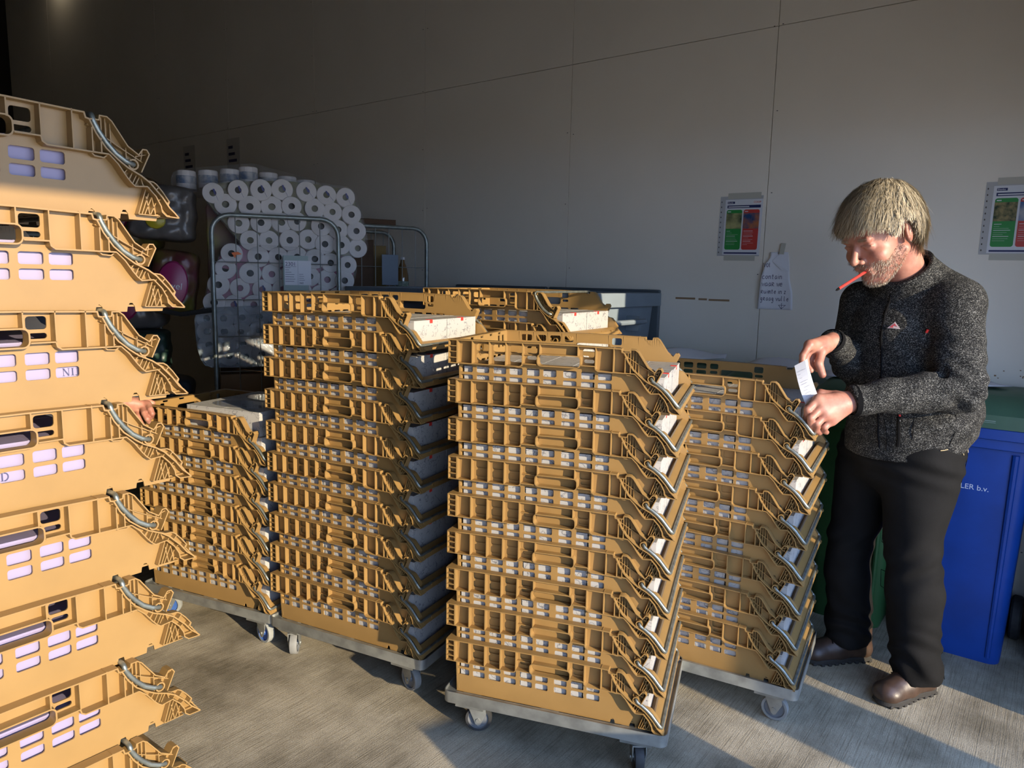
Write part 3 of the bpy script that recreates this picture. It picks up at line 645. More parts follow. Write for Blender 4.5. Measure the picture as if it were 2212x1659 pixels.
stp = MB(); stp.tube([Vector(p) for p in ((-2.05, 3.93, 1.43), (-1.95, 3.94, 1.35), (-1.82, 4.0, 1.32), (-1.69, 4.09, 1.34))], .014, 6); o = stp.build('cage_strap', mat('black webbing', (.015, .015, .015), .8)); tag(o, 'black webbing strap slung between the two left cages', 'strap')
# goods in the wall cage
c2 = Matrix.Translation((-1.2568, 4.6582, 0)) @ Matrix.Rotation(math.atan2(.5131, .8583), 4, 'Z'); a2 = math.atan2(.5131, .8583)
carton(c2 @ Vector((.215, .06, .166)), a2, .52, .50, 1.26, 'tall brown carton standing on base of the wall cage', m_card)
carton(c2 @ Vector((.225, .10, 1.427)), a2, .20, .40, .36, 'dark brown folded carton upright in the wall cage', m_dcard)
carton(c2 @ Vector((.44, .25, 1.427)), a2, .13, .25, .33, 'ochre carton behind the blue grey plate in wall cage', mat('ochre card', (.24, .16, .06), .85))
carton(c2 @ Vector((.23, .02, 1.884)), a2, .32, .40, .035, 'flat black tray lying across top of the wall cage', m_dcard, name='flat_tray')
bt = empty('drinks_bottle', c2 @ Vector((.63, .10, 1.427)), a2, 'clear plastic bottle of amber drink in the wall cage', 'bottle')
gm = mat('amber drink', (.20, .11, .04), .1, coat=.6)
MB().lathe([(.038, 0), (.042, .006), (.042, .10), (.040, .13), (.030, .18), (.016, .215), (.013, .235)], 24).build('bottle_body', gm, bt)
MB().lathe([(.0425, .02), (.0425, .09)], 24, None, 0, cap=False).build('paper_label', mat('green white label', (.40, .48, .42), .6, nscale=40, col2=(.10, .16, .12)), bt)
MB().lathe([(.015, .235), (.015, .252)], 16).build('bottle_cap', m_white, bt)
# black bin with an orange lip behind the tall stack
t = empty('waste_bin', (-1.30, 3.78, 0), .35, 'black waste bin with brown rim behind the tall stack', 'bin')
MB().lathe([(.16, .86), (.15, .85), (.13, .2), (.12, 0), (.001, 0)], 28, None, 0).build('bin_body', mat('black plastic', (.015, .015, .017), .5), t)
MB().lathe([(.14, .86), (.175, .862), (.178, .90), (.168, .905), (.165, .88), (.14, .87)], 28, None, 0, cap=False).build('bin_rim', mat('ochre plastic', (.25, .13, .03), .5), t)

# ------------------------------------------------------------------ grey waste containers along the wall
m_cont = mat('blue grey container plastic', (.20, .245, .29), .55, noise=.12, nscale=5); m_contd = mat('container lid plastic', (.10, .12, .135), .6, noise=.15, nscale=4)
def container(u0, u1, n0, n1, label):
    t = empty('waste_container', room(n0, u0, 0), ROOM_ROT, label, 'container', None); L = u1-u0; D = n1-n0   # local x=+u, local y = -n ... towards the room
    t.rotation_euler = (0, 0, ROOM_ROT)
    Y = lambda y: -y      # y grows from the near side to the wall
    mb = MB(); z0, z1 = .20, 1.44; ins = .10
    def ring(i, z): return [(i, Y(i), z), (L-i, Y(i), z), (L-i, Y(D-i), z), (i, Y(D-i), z)]
    rings = [ring(ins+.06, z0), ring(ins+.02, z0+.12), ring(.045, z1-.06), ring(.04, z1)]
    def loft(mb, R, closeb=True):
        vs = [v for r in R for v in r]; fs = []
        for i in range(len(R)-1):
            for k in range(4): fs.append((i*4+k, i*4+(k+1) % 4, (i+1)*4+(k+1) % 4, (i+1)*4+k))
        if closeb: fs.append((3, 2, 1, 0))
        mb.add(vs, fs)
    loft(mb, rings); inner = [ring(ins+.08, z0+.03), ring(.06, z1)]; loft(mb, inner)
    mb.build('container_body', m_cont, t, bevel=.02)
    rm_ = MB(); fn = lambda a, b, h: (a, Y(b), h+z1-.03)
    rm_.plate([rrect(0, L, 0, D, .05, 4), rrect(.062, L-.062, .062, D-.062, .03, 4)], fn, .075); rm_.build('rim', m_cont, t, bevel=.008)
    hb = MB()
    hb.tube([(-.015, Y(D*.36), 1.33), (-.06, Y(D*.38), 1.335), (-.06, Y(D*.66), 1.335), (-.015, Y(D*.68), 1.33)], .014, 8); hb.box(-.03, .05, Y(D*.37+.03), Y(D*.37), 1.28, 1.36); hb.box(-.03, .05, Y(D*.65+.03), Y(D*.65), 1.28, 1.36)
    hb.build('lift_handle', m_cont, t)
    br = MB(); br.box(-.02, .09, Y(D*.30+.08), Y(D*.30), 1.02, 1.26); br.build('trunnion_bracket', mat('pale bracket', (.42, .46, .42), .5), t, bevel=.02)
    ldm = MB()
    for i in range(2):     # lids hang open behind, resting against the wall side rim
        x0 = .02+i*(L/2-.01); ldm.box(x0, x0+L/2-.03, Y(D+.004), Y(D-.022), z1-.35, z1+.062)
    ldm.build('lid', m_contd, t, bevel=.008)
    for x in (.2, L-.2):
        for y in (.2, D-.2):
            c = empty('caster', (x, Y(y), 0), .3); c.parent = t; c.scale = (1.9, 1.9, 1.9); link('fork', ME_FORK, c); link('wheel', ME_WHEELB, c)
    return t
container(1.88, 3.50, 2.90, 3.925, 'blue grey wheeled waste container at the wall behind the crate stacks')

# ------------------------------------------------------------------ wheelie bins
m_green = mat('dark green bin plastic', (.035, .12, .038), .5, noise=.2, nscale=6, bump=.06); m_blue = mat('blue bin plastic', (.006, .06, .34), .45, noise=.22, nscale=7, bump=.08); m_lidg = mat('green lid plastic', (.07, .14, .08), .5, noise=.15, nscale=6)
def wheelie(u0, u1, nf, label, body, lidm, H=1.0, rz=None, loc=None, text=None):
    W = u1-u0; t = empty('wheelie_bin', loc if loc else room(nf, u0, 0), ROOM_ROT if rz is None else rz, label, 'bin', 'wheelie bins at the wall')
    D = WALL-nf-.02 if not loc else .5
    mb = MB(); ob = .03
    def ring(i, z, f=0, bk=0): return [(i, f, z), (W-i, f, z), (W-i, -D+bk, z), (i, -D+bk, z)]
    R = [ring(.055, .0, -.055, .05), ring(.052, .03, -.045, .04), ring(.015, H-.06, -.004, .01), ring(.015, H, -.004, .01)]
    # rounded corners through subdivided ring
    def rr4(i, z, f, bk, r=.045):
        L = rrect(i, W-i, -f*-1, D-bk, r, 4); return [(a, -b, z) for a, b in L]
    R = [rr4(.050, .0, .050, .06), rr4(.048, .02, .045, .05), rr4(.016, H-.07, .008, .01), rr4(.014, H, .006, .01)]
    n = len(R[0]); vs = [v for r in R for v in r]; fs = [tuple(range(n-1, -1, -1))]
    for i in range(len(R)-1):
        for k in range(n): fs.append((i*n+k, i*n+(k+1) % n, (i+1)*n+(k+1) % n, (i+1)*n+k))
    mb.add(vs, fs); mb.build('bin_body', body, t)
    rimm = MB(); rimm.plate([rrect(-.012, W+.012, -.022, D-.004, .05, 4)], lambda a, b, h: (a, -b, H-.045+h), .045)
    rimm.plate([rrect(-.002, W+.002, -.010, D-.008, .045, 4)], lambda a, b, h: (a, -b, H-.085+h), .042); rimm.build('rim', body, t, bevel=.005)
    rb = MB()
    for x in (W*.17, ): rb.tube([(x+.018, .048*-1+.002, .03), (x, -.008+.003, H-.10)], [.010, .013], 8)
    rb.build('front_rib', body, t)
    ld = MB(); z = H
    P0 = rrect(-.02, W+.02, -.028, D-.006, .05, 4); P1 = rrect(.005, W-.005, .0, D-.03, .05, 4); P2 = rrect(.05, W-.05, .05, D-.07, .04, 4)
    Rr = [[(a, -b, z+.001) for a, b in P0], [(a, -b, z+.055) for a, b in P0], [(a, -b, z+.085) for a, b in P1], [(a, -b, z+.125) for a, b in P2]]
    n = len(P0); vs = [v for r in Rr for v in r]; fs = [tuple(range(n-1, -1, -1)), tuple(3*n+k for k in range(n))]
    for i in range(3):
        for k in range(n): fs.append((i*n+k, i*n+(k+1) % n, (i+1)*n+(k+1) % n, (i+1)*n+k))
    ld.add(vs, fs); lo = ld.build('lid', lidm, t)
    em = MB(); em.box(W*.35, W*.72, .0270, .0290, z+.030, z+.0325); em.box(W*.35, W*.66, .0270, .0290, z+.024, z+.0255); em.build('embossed_text', mat('pale emboss', (.30, .38, .32), .6), lo)
    for x in (-.005, W-.035):
        w_ = MB(); w_.lathe([(.02, 0), (.09, 0), (.098, .008), (.098, .034), (.09, .042), (.02, .042)], 24, Matrix.Translation((x, -D+.10, .098)) @ Matrix.Rotation(PI/2, 4, 'Y')); w_.build('wheel', m_tyre2, t)
    if text: text_mesh('lettering', text, .031, m_white, t, (W*.60-.010, -.0155, H*.735), (PI/2+.041, 0, PI), .0006)
    return t
wheelie(.035, .47, 3.43, 'blue wheelie bin with green lid, right of the man', m_blue, m_lidg, 1.0, text='LER b.v.')
wheelie(.50, .90, 3.46, 'green wheelie bin standing right behind the man', m_green, m_lidg, 1.0)
wheelie(.94, 1.34, 3.46, 'green wheelie bin behind the stack beside the man', m_green, m_lidg, 1.0)
wheelie(1.38, 1.78, 3.46, 'green wheelie bin next to the grey container', m_green, m_lidg, 1.0)
wheelie(-.305, .0, 3.46, 'dark bin added at the right frame edge, beside the blue bin', mat('near black bin fill', (.010, .011, .010), .6), m_lidg, 1.0)  # added bin, its near-black body fills in the dark right edge
# papers lying on the lids
def sheet(name, n, u, z, rz, L, W, label, curl=.012, cat='paper'):
    mb = MB(); N = 8; vs = []; fs = []
    for i in range(N+1):
        for j in range(N+1):
            a, b = i/N-.5, j/N-.5; vs.append((a*L, b*W, curl*(math.sin(3*a+1.2)*math.cos(4*b)+1)+.002))
    for i in range(N):
        for j in range(N): fs.append((i*(N+1)+j, (i+1)*(N+1)+j, (i+1)*(N+1)+j+1, i*(N+1)+j+1))
    mb.add(vs, fs); o = mb.build(name, m_white, None, 'all'); o.location = room(n, u, z); o.rotation_euler = (0, 0, ROOM_ROT+rz)
    md = o.modifiers.new('solid', 'SOLIDIFY'); md.thickness = .0006; return tag(o, label, cat, 'papers on the bin lids')
sheet('paper_sheet', 3.70, 1.60, 1.126, .3, .36, .26, 'sheet of paper on the bin lid next to grey container', .035)
sheet('paper_sheet', 3.72, 1.10, 1.126, -.2, .30, .21, 'sheet of paper on the green lid behind the stack', .028)
sheet('paper_sheet', 3.68, .74, 1.126, .25, .33, .24, "sheet of paper under the man's far hand on green lid")
sheet('paper_sheet', 3.72, .345, 1.128, .5, .30, .22, "sheet of paper on green lid behind the man's back")

# ------------------------------------------------------------------ posters and note on the wall
m_page = mat('poster page', (.72, .73, .76), .35); m_sleeve = mat('plastic sleeve', (.50, .50, .50), .25); m_tape = mat('old tape', (.52, .50, .42), .5)
m_pg = mat('poster green', (.03, .27, .06), .4); m_pr = mat('poster red', (.55, .06, .05), .4); m_pn = mat('poster navy', (.02, .03, .12), .4); m_coop = mat('orange red', (.72, .10, .04), .4)
m_ph1 = mat('leaf photo', (.42, .40, .18), .4, nscale=16, col2=(.02, .05, .03)); m_ph2 = mat('can photo', (.45, .16, .06), .4, nscale=22, col2=(.02, .07, .18)); m_ph3 = mat('compost photo', (.30, .24, .10), .4, nscale=45, col2=(.02, .05, .02)); m_ph4 = mat('tray photo', (.45, .45, .48), .4, nscale=14, col2=(.05, .12, .30))
def poster(u, z, label, photos, coop, tilt):
    # local x = right when seen from the room, local z up, local y out of the room (wall)
    t = empty('wall_poster', room(WALL, u, z), ROOM_ROT+PI, label, 'poster', 'sleeved posters on the wall'); t.rotation_euler = (0, tilt, ROOM_ROT+PI)
    def pl(name, x0, x1, z0, z1, d, m, r=.001, par=None):
        mb = MB(); mb.plate([rrect(x0, x1, z0, z1, r, 4)], lambda a, b, h: (a, -(d+h), b), .0006); return mb.build(name, m, par or t, False)
    pl('plastic_sleeve', -.012, .222, 0, .318, .0012, m_sleeve); pl('tape', .03, .21, .305, .335, .0020, m_tape); pl('tape', .03, .20, -.025, .004, .0020, m_tape)
    pg = pl('poster_page', .018, .222, .006, .300, .0022, m_page)
    for k in range(11): pl('punch_hole', -.006, -.001, .015+k*.027, .023+k*.027, .0019, m_gap, .002)
    pl('colour_bar', .030, .212, .255, .270, .0030, m_pn, par=pg); pl('colour_bar', .026, .208, .012, .020, .0030, m_pn, .003, par=pg)
    pl('logo_tag', .030, .070, .278, .290, .0030, m_pn, .002, par=pg)
    g = pl('green_panel', .028, .114, .034, .246, .0030, m_pg, .010, par=pg); r = pl('red_panel', .122, .208, .034, .246, .0030, m_pr, .010, par=pg)
    pl('picture', .028, .114, .146, .228, .0037, photos[0], par=pg); pl('picture', .122, .208, .146, .228, .0037, photos[1], par=pg)
    ln = MB()
    for x0 in (.034, .128):
        for k in range(9):
            z_ = .132-k*.009; ln.box(x0, x0+random.uniform(.02, .068), -.0043, -.0037, z_, z_+(.0022 if k % 3 == 0 else .0008))
        ln.box(x0, x0+.018, -.0043, -.0037, .234, .2385)
    ln.box(.036, .150, -.0043, -.0037, .259, .2645); ln.build('printed_lines', m_page, t, False)
    text_mesh('lettering', 'Shanks', .011, m_white, t, (.032, -.0040, .2805), (PI/2, 0, 0), .0002)
    if coop: text_mesh('lettering', 'COOP', .014, m_coop, t, (.172, -.0034, .280), (PI/2, 0, 0), .0002)
    return t
poster(1.575, 1.697, 'sleeved poster with COOP heading and red and green panels, left of note', (m_ph1, m_ph2), True, .012)
poster(.345, 1.700, 'sleeved poster with green and red panels at the right frame edge', (m_ph3, m_ph4), False, .01)
# handwritten note, curling off the wall
nt = empty('paper_note', room(WALL, 1.340, 1.415), ROOM_ROT+PI, 'curled handwritten note taped below the left poster', 'note')
NL = [(0, 0), (.185, .0), (.178, .09), (.158, .16), (.148, .255), (.140, .300), (.050, .300), (.052, .275), (.030, .240), (.012, .170), (.006, .09)]
def curl(a, b): return .004+.022*max(0, (.09-a)/.09)**2*(.4+b/.3)+.012*max(0, (a-.13)/.06)**2
mb = MB(); N = 20; rows = []
def xr(z):
    L = [(0, 0), (.09, .006), (.17, .012), (.24, .030), (.275, .052), (.3, .050)]; R_ = [(0, .185), (.09, .178), (.16, .158), (.255, .148), (.3, .140)]
    return np.interp(z, [p[0] for p in L], [p[1] for p in L]), np.interp(z, [p[0] for p in R_], [p[1] for p in R_])
vs = []; fs = []
for i in range(N+1):
    z = .3*i/N; a0, a1 = xr(z)
    for j in range(13): a = a0+(a1-a0)*j/12; vs.append((a, -curl(a, z), z))
for i in range(N):
    for j in range(12): fs.append((i*13+j, i*13+j+1, (i+1)*13+j+1, (i+1)*13+j))
mb.add(vs, fs); pgo = mb.build('paper', m_white, nt, 'all'); md = pgo.modifiers.new('solid', 'SOLIDIFY'); md.thickness = .0005
fl = MB(); fl.plate([[(.062, .255), (.112, .300), (.142, .298), (.155, .20), (.115, .205)]], lambda a, b, h: (a, -(curl(a, b)+.004+h), b), .0005); fl.build('folded_corner', m_white, nt, False)
tp = MB(); tp.plate([[(.095, .290), (.120, .288), (.128, .345), (.104, .347)]], lambda a, b, h: (a, -(.010+h), b), .0006); tp.build('tape', m_tape, nt, False)
GL = {'O': [[(.5, 1.4), (.1, 1.1), (.05, .4), (.35, 0), (.75, .4), (.75, 1.1), (.45, 1.4)]], 'v': [[(0, 1), (.4, 0), (.8, 1)]], 'V': [[(0, 1.5), (.4, 0), (.9, 1.4)]], 'o': [[(.5, 1), (.1, .8), (.05, .3), (.35, 0), (.7, .3), (.7, .8), (.45, 1)]], 'l': [[(.1, 1.7), (.1, .1), (.3, 0)]],
 'c': [[(.7, .85), (.4, 1), (.05, .6), (.15, .1), (.5, 0), (.75, .2)]], 'n': [[(0, 0), (.05, 1)], [(.05, .7), (.35, 1), (.65, .9), (.7, 0)]], 't': [[(.3, 1.5), (.3, .1), (.5, 0)], [(0, 1), (.65, 1)]],
 'a': [[(.65, .9), (.3, 1), (.05, .5), (.2, 0), (.6, .3), (.65, .95), (.7, 0)]], 'i': [[(.2, 1), (.2, 0)], [(.2, 1.35), (.22, 1.42)]], 'w': [[(0, 1), (.2, 0), (.45, .8), (.7, 0), (.95, 1)]],
 'R': [[(.05, 0), (.05, 1.1), (.5, 1.1), (.6, .8), (.1, .5), (.7, 0)]], 'e': [[(.05, .5), (.65, .55), (.5, 1), (.15, .85), (.05, .3), (.35, 0), (.7, .2)]], 'u': [[(0, 1), (.05, .2), (.3, 0), (.6, .3), (.65, 1), (.7, 0)]],
 'm': [[(0, 0), (.05, 1), (.3, .9), (.35, 0)], [(.35, .7), (.6, 1), (.75, .8), (.8, 0)]], 'z': [[(.05, 1), (.6, 1), (.1, 0), (.7, .1)]], 'g': [[(.6, .9), (.3, 1), (.05, .5), (.3, .1), (.6, .4), (.6, .95), (.6, -.5), (.3, -.8), (.0, -.5)]], ' ': []}
hw = MB()
def write(txt, x, z, s):
    for ch in txt:
        for pl in GL[ch]:
            P = [(x+a*s*.9, z+b*s) for a, b in pl]
            hw.strip(P, .0022, lambda a, b, h: (a, -(curl(a, b)+.0008+h), b), 0, .0006)
        x += s*(.95 if ch != 'i' else .55) if ch != ' ' else s*.5
write('VOl', .022, .222, .014); write('e', .136, .232, .015)
write('contain', .018, .160, .0165); write('waaR we', .018, .122, .0175); write('Ruimte in z', .016, .083, .0150); write('gRaag vulle', .014, .046, .0150)
hw.strip([(.125, .036), (.125, .004)], .0022, lambda a, b, h: (a, -(curl(a, b)+.0008+h), b), 0, .0006)
hw.strip([(.110, .024), (.125, .004), (.146, .024), (.110, .024)], .0022, lambda a, b, h: (a, -(curl(a, b)+.0008+h), b), 0, .0006)
hw.build('handwriting', m_ink, nt, False)
# two faint notes deep on the wall
for u, lbl in ((6.36, 'dim paper note deep on the wall, above the bagged rolls'), (7.12, 'dim paper note deepest on the wall, left of other dim note')):
    t = empty('paper_note', room(WALL, u, 2.48), ROOM_ROT+PI, lbl, 'note'); mb = MB(); mb.box(0, .21, -.004, -.002, 0, .29); mb.build('paper', mat('aged note paper', (.60, .56, .50), .8), t, False)
    mb = MB()
    for k in range(3): mb.box(.03, .10+.03*k, -.0055, -.004, .20-.06*k, .225-.06*k)
    mb.build('handwriting', m_ink, t, False)
# lamp high on the wall, just out of the frame
t = empty('wall_lamp', room(WALL-.02, 9.6, 5.05), ROOM_ROT, 'small wall lamp high above far end of wall', 'lamp')
MB().box(-.12, .12, 0, .10, -.05, .05).build('lamp_housing', m_zinc, t, bevel=.01)
ml = bpy.data.materials.new('lamp glass'); ml.use_nodes = True; nn_, ll_, bb_ = nodes(ml); bb_.inputs['Emission Color'].default_value = (1, .85, .62, 1); bb_.inputs['Emission Strength'].default_value = 14
MB().box(-.10, .10, .01, .09, -.065, -.05).build('lamp_glass', ml, t)
# unseen shade casters added by the door, shaped as a bin, dolly and carton
wheelie(0, .44, 0, 'unseen shade caster shaped like a green wheelie bin, right of camera', m_green, m_lidg, 1.08, rz=math.radians(43)+PI, loc=Vector((2.76, 1.02, 0)))
dolly((1.28, .52), math.radians(35), (0, 0, 0, 0), 'unseen shade caster shaped like a low dolly beside the door', ME_WHEEL)
carton(Vector((1.29, .53, .1535)), math.radians(35), .70, .48, .31, 'unseen shade caster shaped like a brown carton on the low dolly', m_card)

# ------------------------------------------------------------------ people: smooth distance fields turned into one skin
import openvdb
class SDF:
    def __init__(s, lo, hi, h):
        s.lo = np.array(lo, float); s.h = h; s.n = np.ceil((np.array(hi)-s.lo)/h).astype(int)+1; s.f = np.full(s.n, .06, np.float32)
    def win(s, lo, hi):
        a = np.clip(np.floor((np.array(lo)-s.lo)/s.h).astype(int), 0, s.n-1); b = np.clip(np.ceil((np.array(hi)-s.lo)/s.h).astype(int)+1, 1, s.n)
        X = [(s.lo[i]+np.arange(a[i], b[i])*s.h).astype(np.float32) for i in range(3)]
        return tuple(slice(a[i], b[i]) for i in range(3)), X[0][:, None, None], X[1][None, :, None], X[2][None, None, :]
    def put(s, sl, d, k, sub=False):
        f = s.f[sl]
        if f.size == 0: return
        if sub: d = -d; h = np.clip(.5-.5*(f-d)/k, 0, 1); s.f[sl] = f*(1-h)+d*h+k*h*(1-h)
        else: h = np.clip(.5+.5*(f-d)/k, 0, 1); s.f[sl] = f*(1-h)+d*h-k*h*(1-h)
    def cap(s, a, b, ra, rb=None, k=.01, ax=None, sc=1.0, sub=False):
        rb = ra if rb is None else rb; a = np.array(a, float); b = np.array(b, float); m = max(ra, rb)*max(1, sc)+.05
        sl, X, Y, Z = s.win(np.minimum(a, b)-m, np.maximum(a, b)+m)
        px, py, pz = X-a[0], Y-a[1], Z-a[2]; d = b-a
        if ax is not None:
            ax = np.array(ax, float); ax /= np.linalg.norm(ax); q = px*ax[0]+py*ax[1]+pz*ax[2]; g = (1/sc-1)*q
            px = px+g*ax[0]; py = py+g*ax[1]; pz = pz+g*ax[2]; d = d+ax*(1/sc-1)*(d@ax)
        L = max(d@d, 1e-9); t = np.clip((px*d[0]+py*d[1]+pz*d[2])/L, 0, 1)
        r = ra+(rb-ra)*t; dd = np.sqrt((px-t*d[0])**2+(py-t*d[1])**2+(pz-t*d[2])**2)-r
        s.put(sl, dd.astype(np.float32), k, sub)
    def ell(s, c, r, F, k=.01, sub=False):
        """ellipsoid, radii r along the rows of frame F"""
        c = np.array(c, float); m = max(r)+.05; sl, X, Y, Z = s.win(c-m, c+m); px, py, pz = X-c[0], Y-c[1], Z-c[2]
        q = 0; g = 0
        for i in range(3):
            e = px*F[i][0]+py*F[i][1]+pz*F[i][2]; q = q+(e/r[i])**2; g = g+(e/r[i]**2)**2
        q = np.sqrt(q); g = np.sqrt(g); s.put(sl, (q*(q-1)/np.maximum(g, 1e-6)).astype(np.float32), k, sub)
    def cut(s, p, n, k=.004):      # keep the side where n.(x-p) < 0
        sl, X, Y, Z = s.win(s.lo, s.lo+s.h*s.n); d = (X-p[0])*n[0]+(Y-p[1])*n[1]+(Z-p[2])*n[2]
        f = s.f; h = np.clip(.5-.5*(f-d)/k, 0, 1); s.f = (f*(1-h)+d*h+k*h*(1-h)).astype(np.float32)
    def disp(s, fn, lo, hi):
        sl, X, Y, Z = s.win(lo, hi); s.f[sl] += fn(X, Y, Z).astype(np.float32)
    def val(s, P):
        q = np.clip(np.round((P-s.lo)/s.h).astype(int), 0, s.n-1); return s.f[q[:, 0], q[:, 1], q[:, 2]]
    def mesh(s, name, m):
        f = s.f; f[0] = f[-1] = .03; f[:, 0] = f[:, -1] = .03; f[:, :, 0] = f[:, :, -1] = .03
        g = openvdb.FloatGrid(.06); g.copyFromArray(np.ascontiguousarray(f)); P, T, Q = g.convertToPolygons(0.0, 0.0)
        P = np.array(P, float)*s.h+s.lo; faces = [tuple(int(x) for x in t) for t in T]+[tuple(int(x) for x in q) for q in Q]
        me = bpy.data.meshes.new(name); me.from_pydata([tuple(p) for p in P], [], faces); me.update()
        bm = bmesh.new(); bm.from_mesh(me)
        if bm.calc_volume(signed=True) < 0: bmesh.ops.reverse_faces(bm, faces=bm.faces)
        bmesh.ops.smooth_vert(bm, verts=bm.verts, factor=.5, use_axis_x=True, use_axis_y=True, use_axis_z=True)
        bm.to_mesh(me); bm.free(); me.materials.append(m); me.polygons.foreach_set('use_smooth', [True]*len(me.polygons)); return me
V = lambda *a: np.array(a, float)
def unit(v): return v/np.linalg.norm(v)
m_skin = bpy.data.materials.new('ruddy skin'); m_skin.use_nodes = True; nn_, ll_, bb_ = nodes(m_skin)
tc = nn_.new('ShaderNodeTexCoord'); nz = nn_.new('ShaderNodeTexNoise'); nz.inputs['Scale'].default_value = 22; nz.inputs['Detail'].default_value = 5; ll_.new(tc.outputs['Object'], nz.inputs[0])
cr = nn_.new('ShaderNodeValToRGB'); ll_.new(nz.outputs[0], cr.inputs[0]); cr.color_ramp.elements[0].position = .35; cr.color_ramp.elements[0].color = (.32, .125, .085, 1); cr.color_ramp.elements[1].position = .65; cr.color_ramp.elements[1].color = (.47, .225, .155, 1)
ll_.new(cr.outputs[0], bb_.inputs['Base Color']); bb_.inputs['Roughness'].default_value = .5; bb_.inputs['Subsurface Weight'].default_value = .08; bb_.inputs['Subsurface Radius'].default_value = (.02, .008, .004); bb_.inputs['Subsurface Scale'].default_value = .3
nb = nn_.new('ShaderNodeTexNoise'); nb.inputs['Scale'].default_value = 160; ll_.new(tc.outputs['Object'], nb.inputs[0]); bp = nn_.new('ShaderNodeBump'); bp.inputs['Strength'].default_value = .25; bp.inputs['Distance'].default_value = .001; ll_.new(nb.outputs[0], bp.inputs['Height']); ll_.new(bp.outputs[0], bb_.inputs['Normal'])
# heather fleece
m_fleece = bpy.data.materials.new('heather fleece'); m_fleece.use_nodes = True; nn_, ll_, bb_ = nodes(m_fleece)
tc = nn_.new('ShaderNodeTexCoord'); mp = nn_.new('ShaderNodeMapping'); mp.inputs['Scale'].default_value = (1, 1, 1.8); ll_.new(tc.outputs['Object'], mp.inputs[0])
nz = nn_.new('ShaderNodeTexNoise'); nz.inputs['Scale'].default_value = 230; nz.inputs['Detail'].default_value = 3; nz.inputs['Roughness'].default_value = .7; ll_.new(mp.outputs[0], nz.inputs[0])
nzb = nn_.new('ShaderNodeTexNoise'); nzb.inputs['Scale'].default_value = 38; nzb.inputs['Detail'].default_value = 2; ll_.new(mp.outputs[0], nzb.inputs[0])
am = nn_.new('ShaderNodeMath'); am.operation = 'MULTIPLY_ADD'; am.inputs[1].default_value = .14; ll_.new(nzb.outputs[0], am.inputs[0]); ll_.new(nz.outputs[0], am.inputs[2])
cr = nn_.new('ShaderNodeValToRGB'); ll_.new(am.outputs[0], cr.inputs[0]); cr.color_ramp.elements[0].position = .50; cr.color_ramp.elements[0].color = (.006, .006, .0065, 1); cr.color_ramp.elements[1].position = .76; cr.color_ramp.elements[1].color = (.24, .235, .215, 1)
e = cr.color_ramp.elements.new(.60); e.color = (.020, .020, .019, 1)
ll_.new(cr.outputs[0], bb_.inputs['Base Color']); bb_.inputs['Roughness'].default_value = .95; bb_.inputs['Specular IOR Level'].default_value = .2
bp = nn_.new('ShaderNodeBump'); bp.inputs['Strength'].default_value = .6; bp.inputs['Distance'].default_value = .003; ll_.new(nz.outputs[0], bp.inputs['Height']); ll_.new(bp.outputs[0], bb_.inputs['Normal'])
m_jean = mat('black denim', (.0065, .0062, .0062), .85, noise=.35, nscale=12, bump=.15, bscale=400, spec=.2)
m_shoe = mat('brown leather', (.062, .035, .023), .42, noise=.45, nscale=18, bump=.15, bscale=60); m_sole = mat('black rubber', (.02, .018, .016), .75, bump=.3, bscale=90)
m_hair = mat('grey blond hair', (.30, .24, .15), .6, nscale=30, col2=(.18, .135, .08)); m_beard = mat('greying beard', (.38, .29, .20), .7, nscale=60, col2=(.22, .14, .09))
m_cuff = mat('black trim', (.006, .006, .0065), .9, spec=.1); m_thread = mat('tan thread', (.45, .34, .18), .8); m_zip = mat('zip metal', (.3, .3, .3), .4, metal=.8)

def hand(S, wrist, fingers, thumb, r=.0115, pr=.019, k=.006):
    for F in fingers:
        rr_ = r if F is not fingers[-1] else r*.9
        for i in range(3): S.cap(F[i], F[i+1], rr_*(1.08-.10*i), rr_*(1.0-.10*i), k=.003)
    n = len(fingers)
    for i, F in enumerate(fingers): S.cap(wrist, F[0], pr*1.15, pr*.78, k=.012)
    for i in range(n-1): S.cap((wrist*.6+fingers[i][0]*.4), (fingers[i][0]+fingers[i+1][0])/2, pr, pr*.72, k=.012)
    S.cap(wrist*.75+thumb[0]*.25, thumb[0], pr*.95, pr*.75, k=.012)
    for i in range(len(thumb)-1): S.cap(thumb[i], thumb[i+1], r*1.25-.001*i, r*1.1-.0015*i, k=.005)

# ---------------- the man checking the list
man = empty('person', (1.45, 2.70, 0), 0, 'man in heather grey fleece holding slip of paper, red pen in his mouth', 'person')
MO = V(1.45, 2.70, 0)
def local(o):
    if o.parent is man: o.location = Vector((-1.45, -2.70, 0))
    return o
shN, shF = V(1.522, 2.53, 1.495), V(1.345, 2.83, 1.480); elN, wrN = V(1.505, 2.43, 1.215), V(1.150, 2.415, 1.170); elF, wrF = V(1.285, 2.76, 1.26), V(1.150, 2.625, 1.350)
C = V(1.268, 2.585, 1.738); HS = 1.26
fh = unit(V(-.83, -.33, -.47)); lh = unit(np.cross(V(0, 0, 1), fh)); lh = unit(lh+V(0, 0, .04)); lh = unit(lh-fh*(lh@fh)); uh = np.cross(fh, lh); HF = [fh, lh, uh]
hp = lambda a, b, c: C+(fh*a+lh*b+uh*c)*HS
B = SDF((.93, 2.28, .88), (1.80, 3.06, 2.0), .0032)
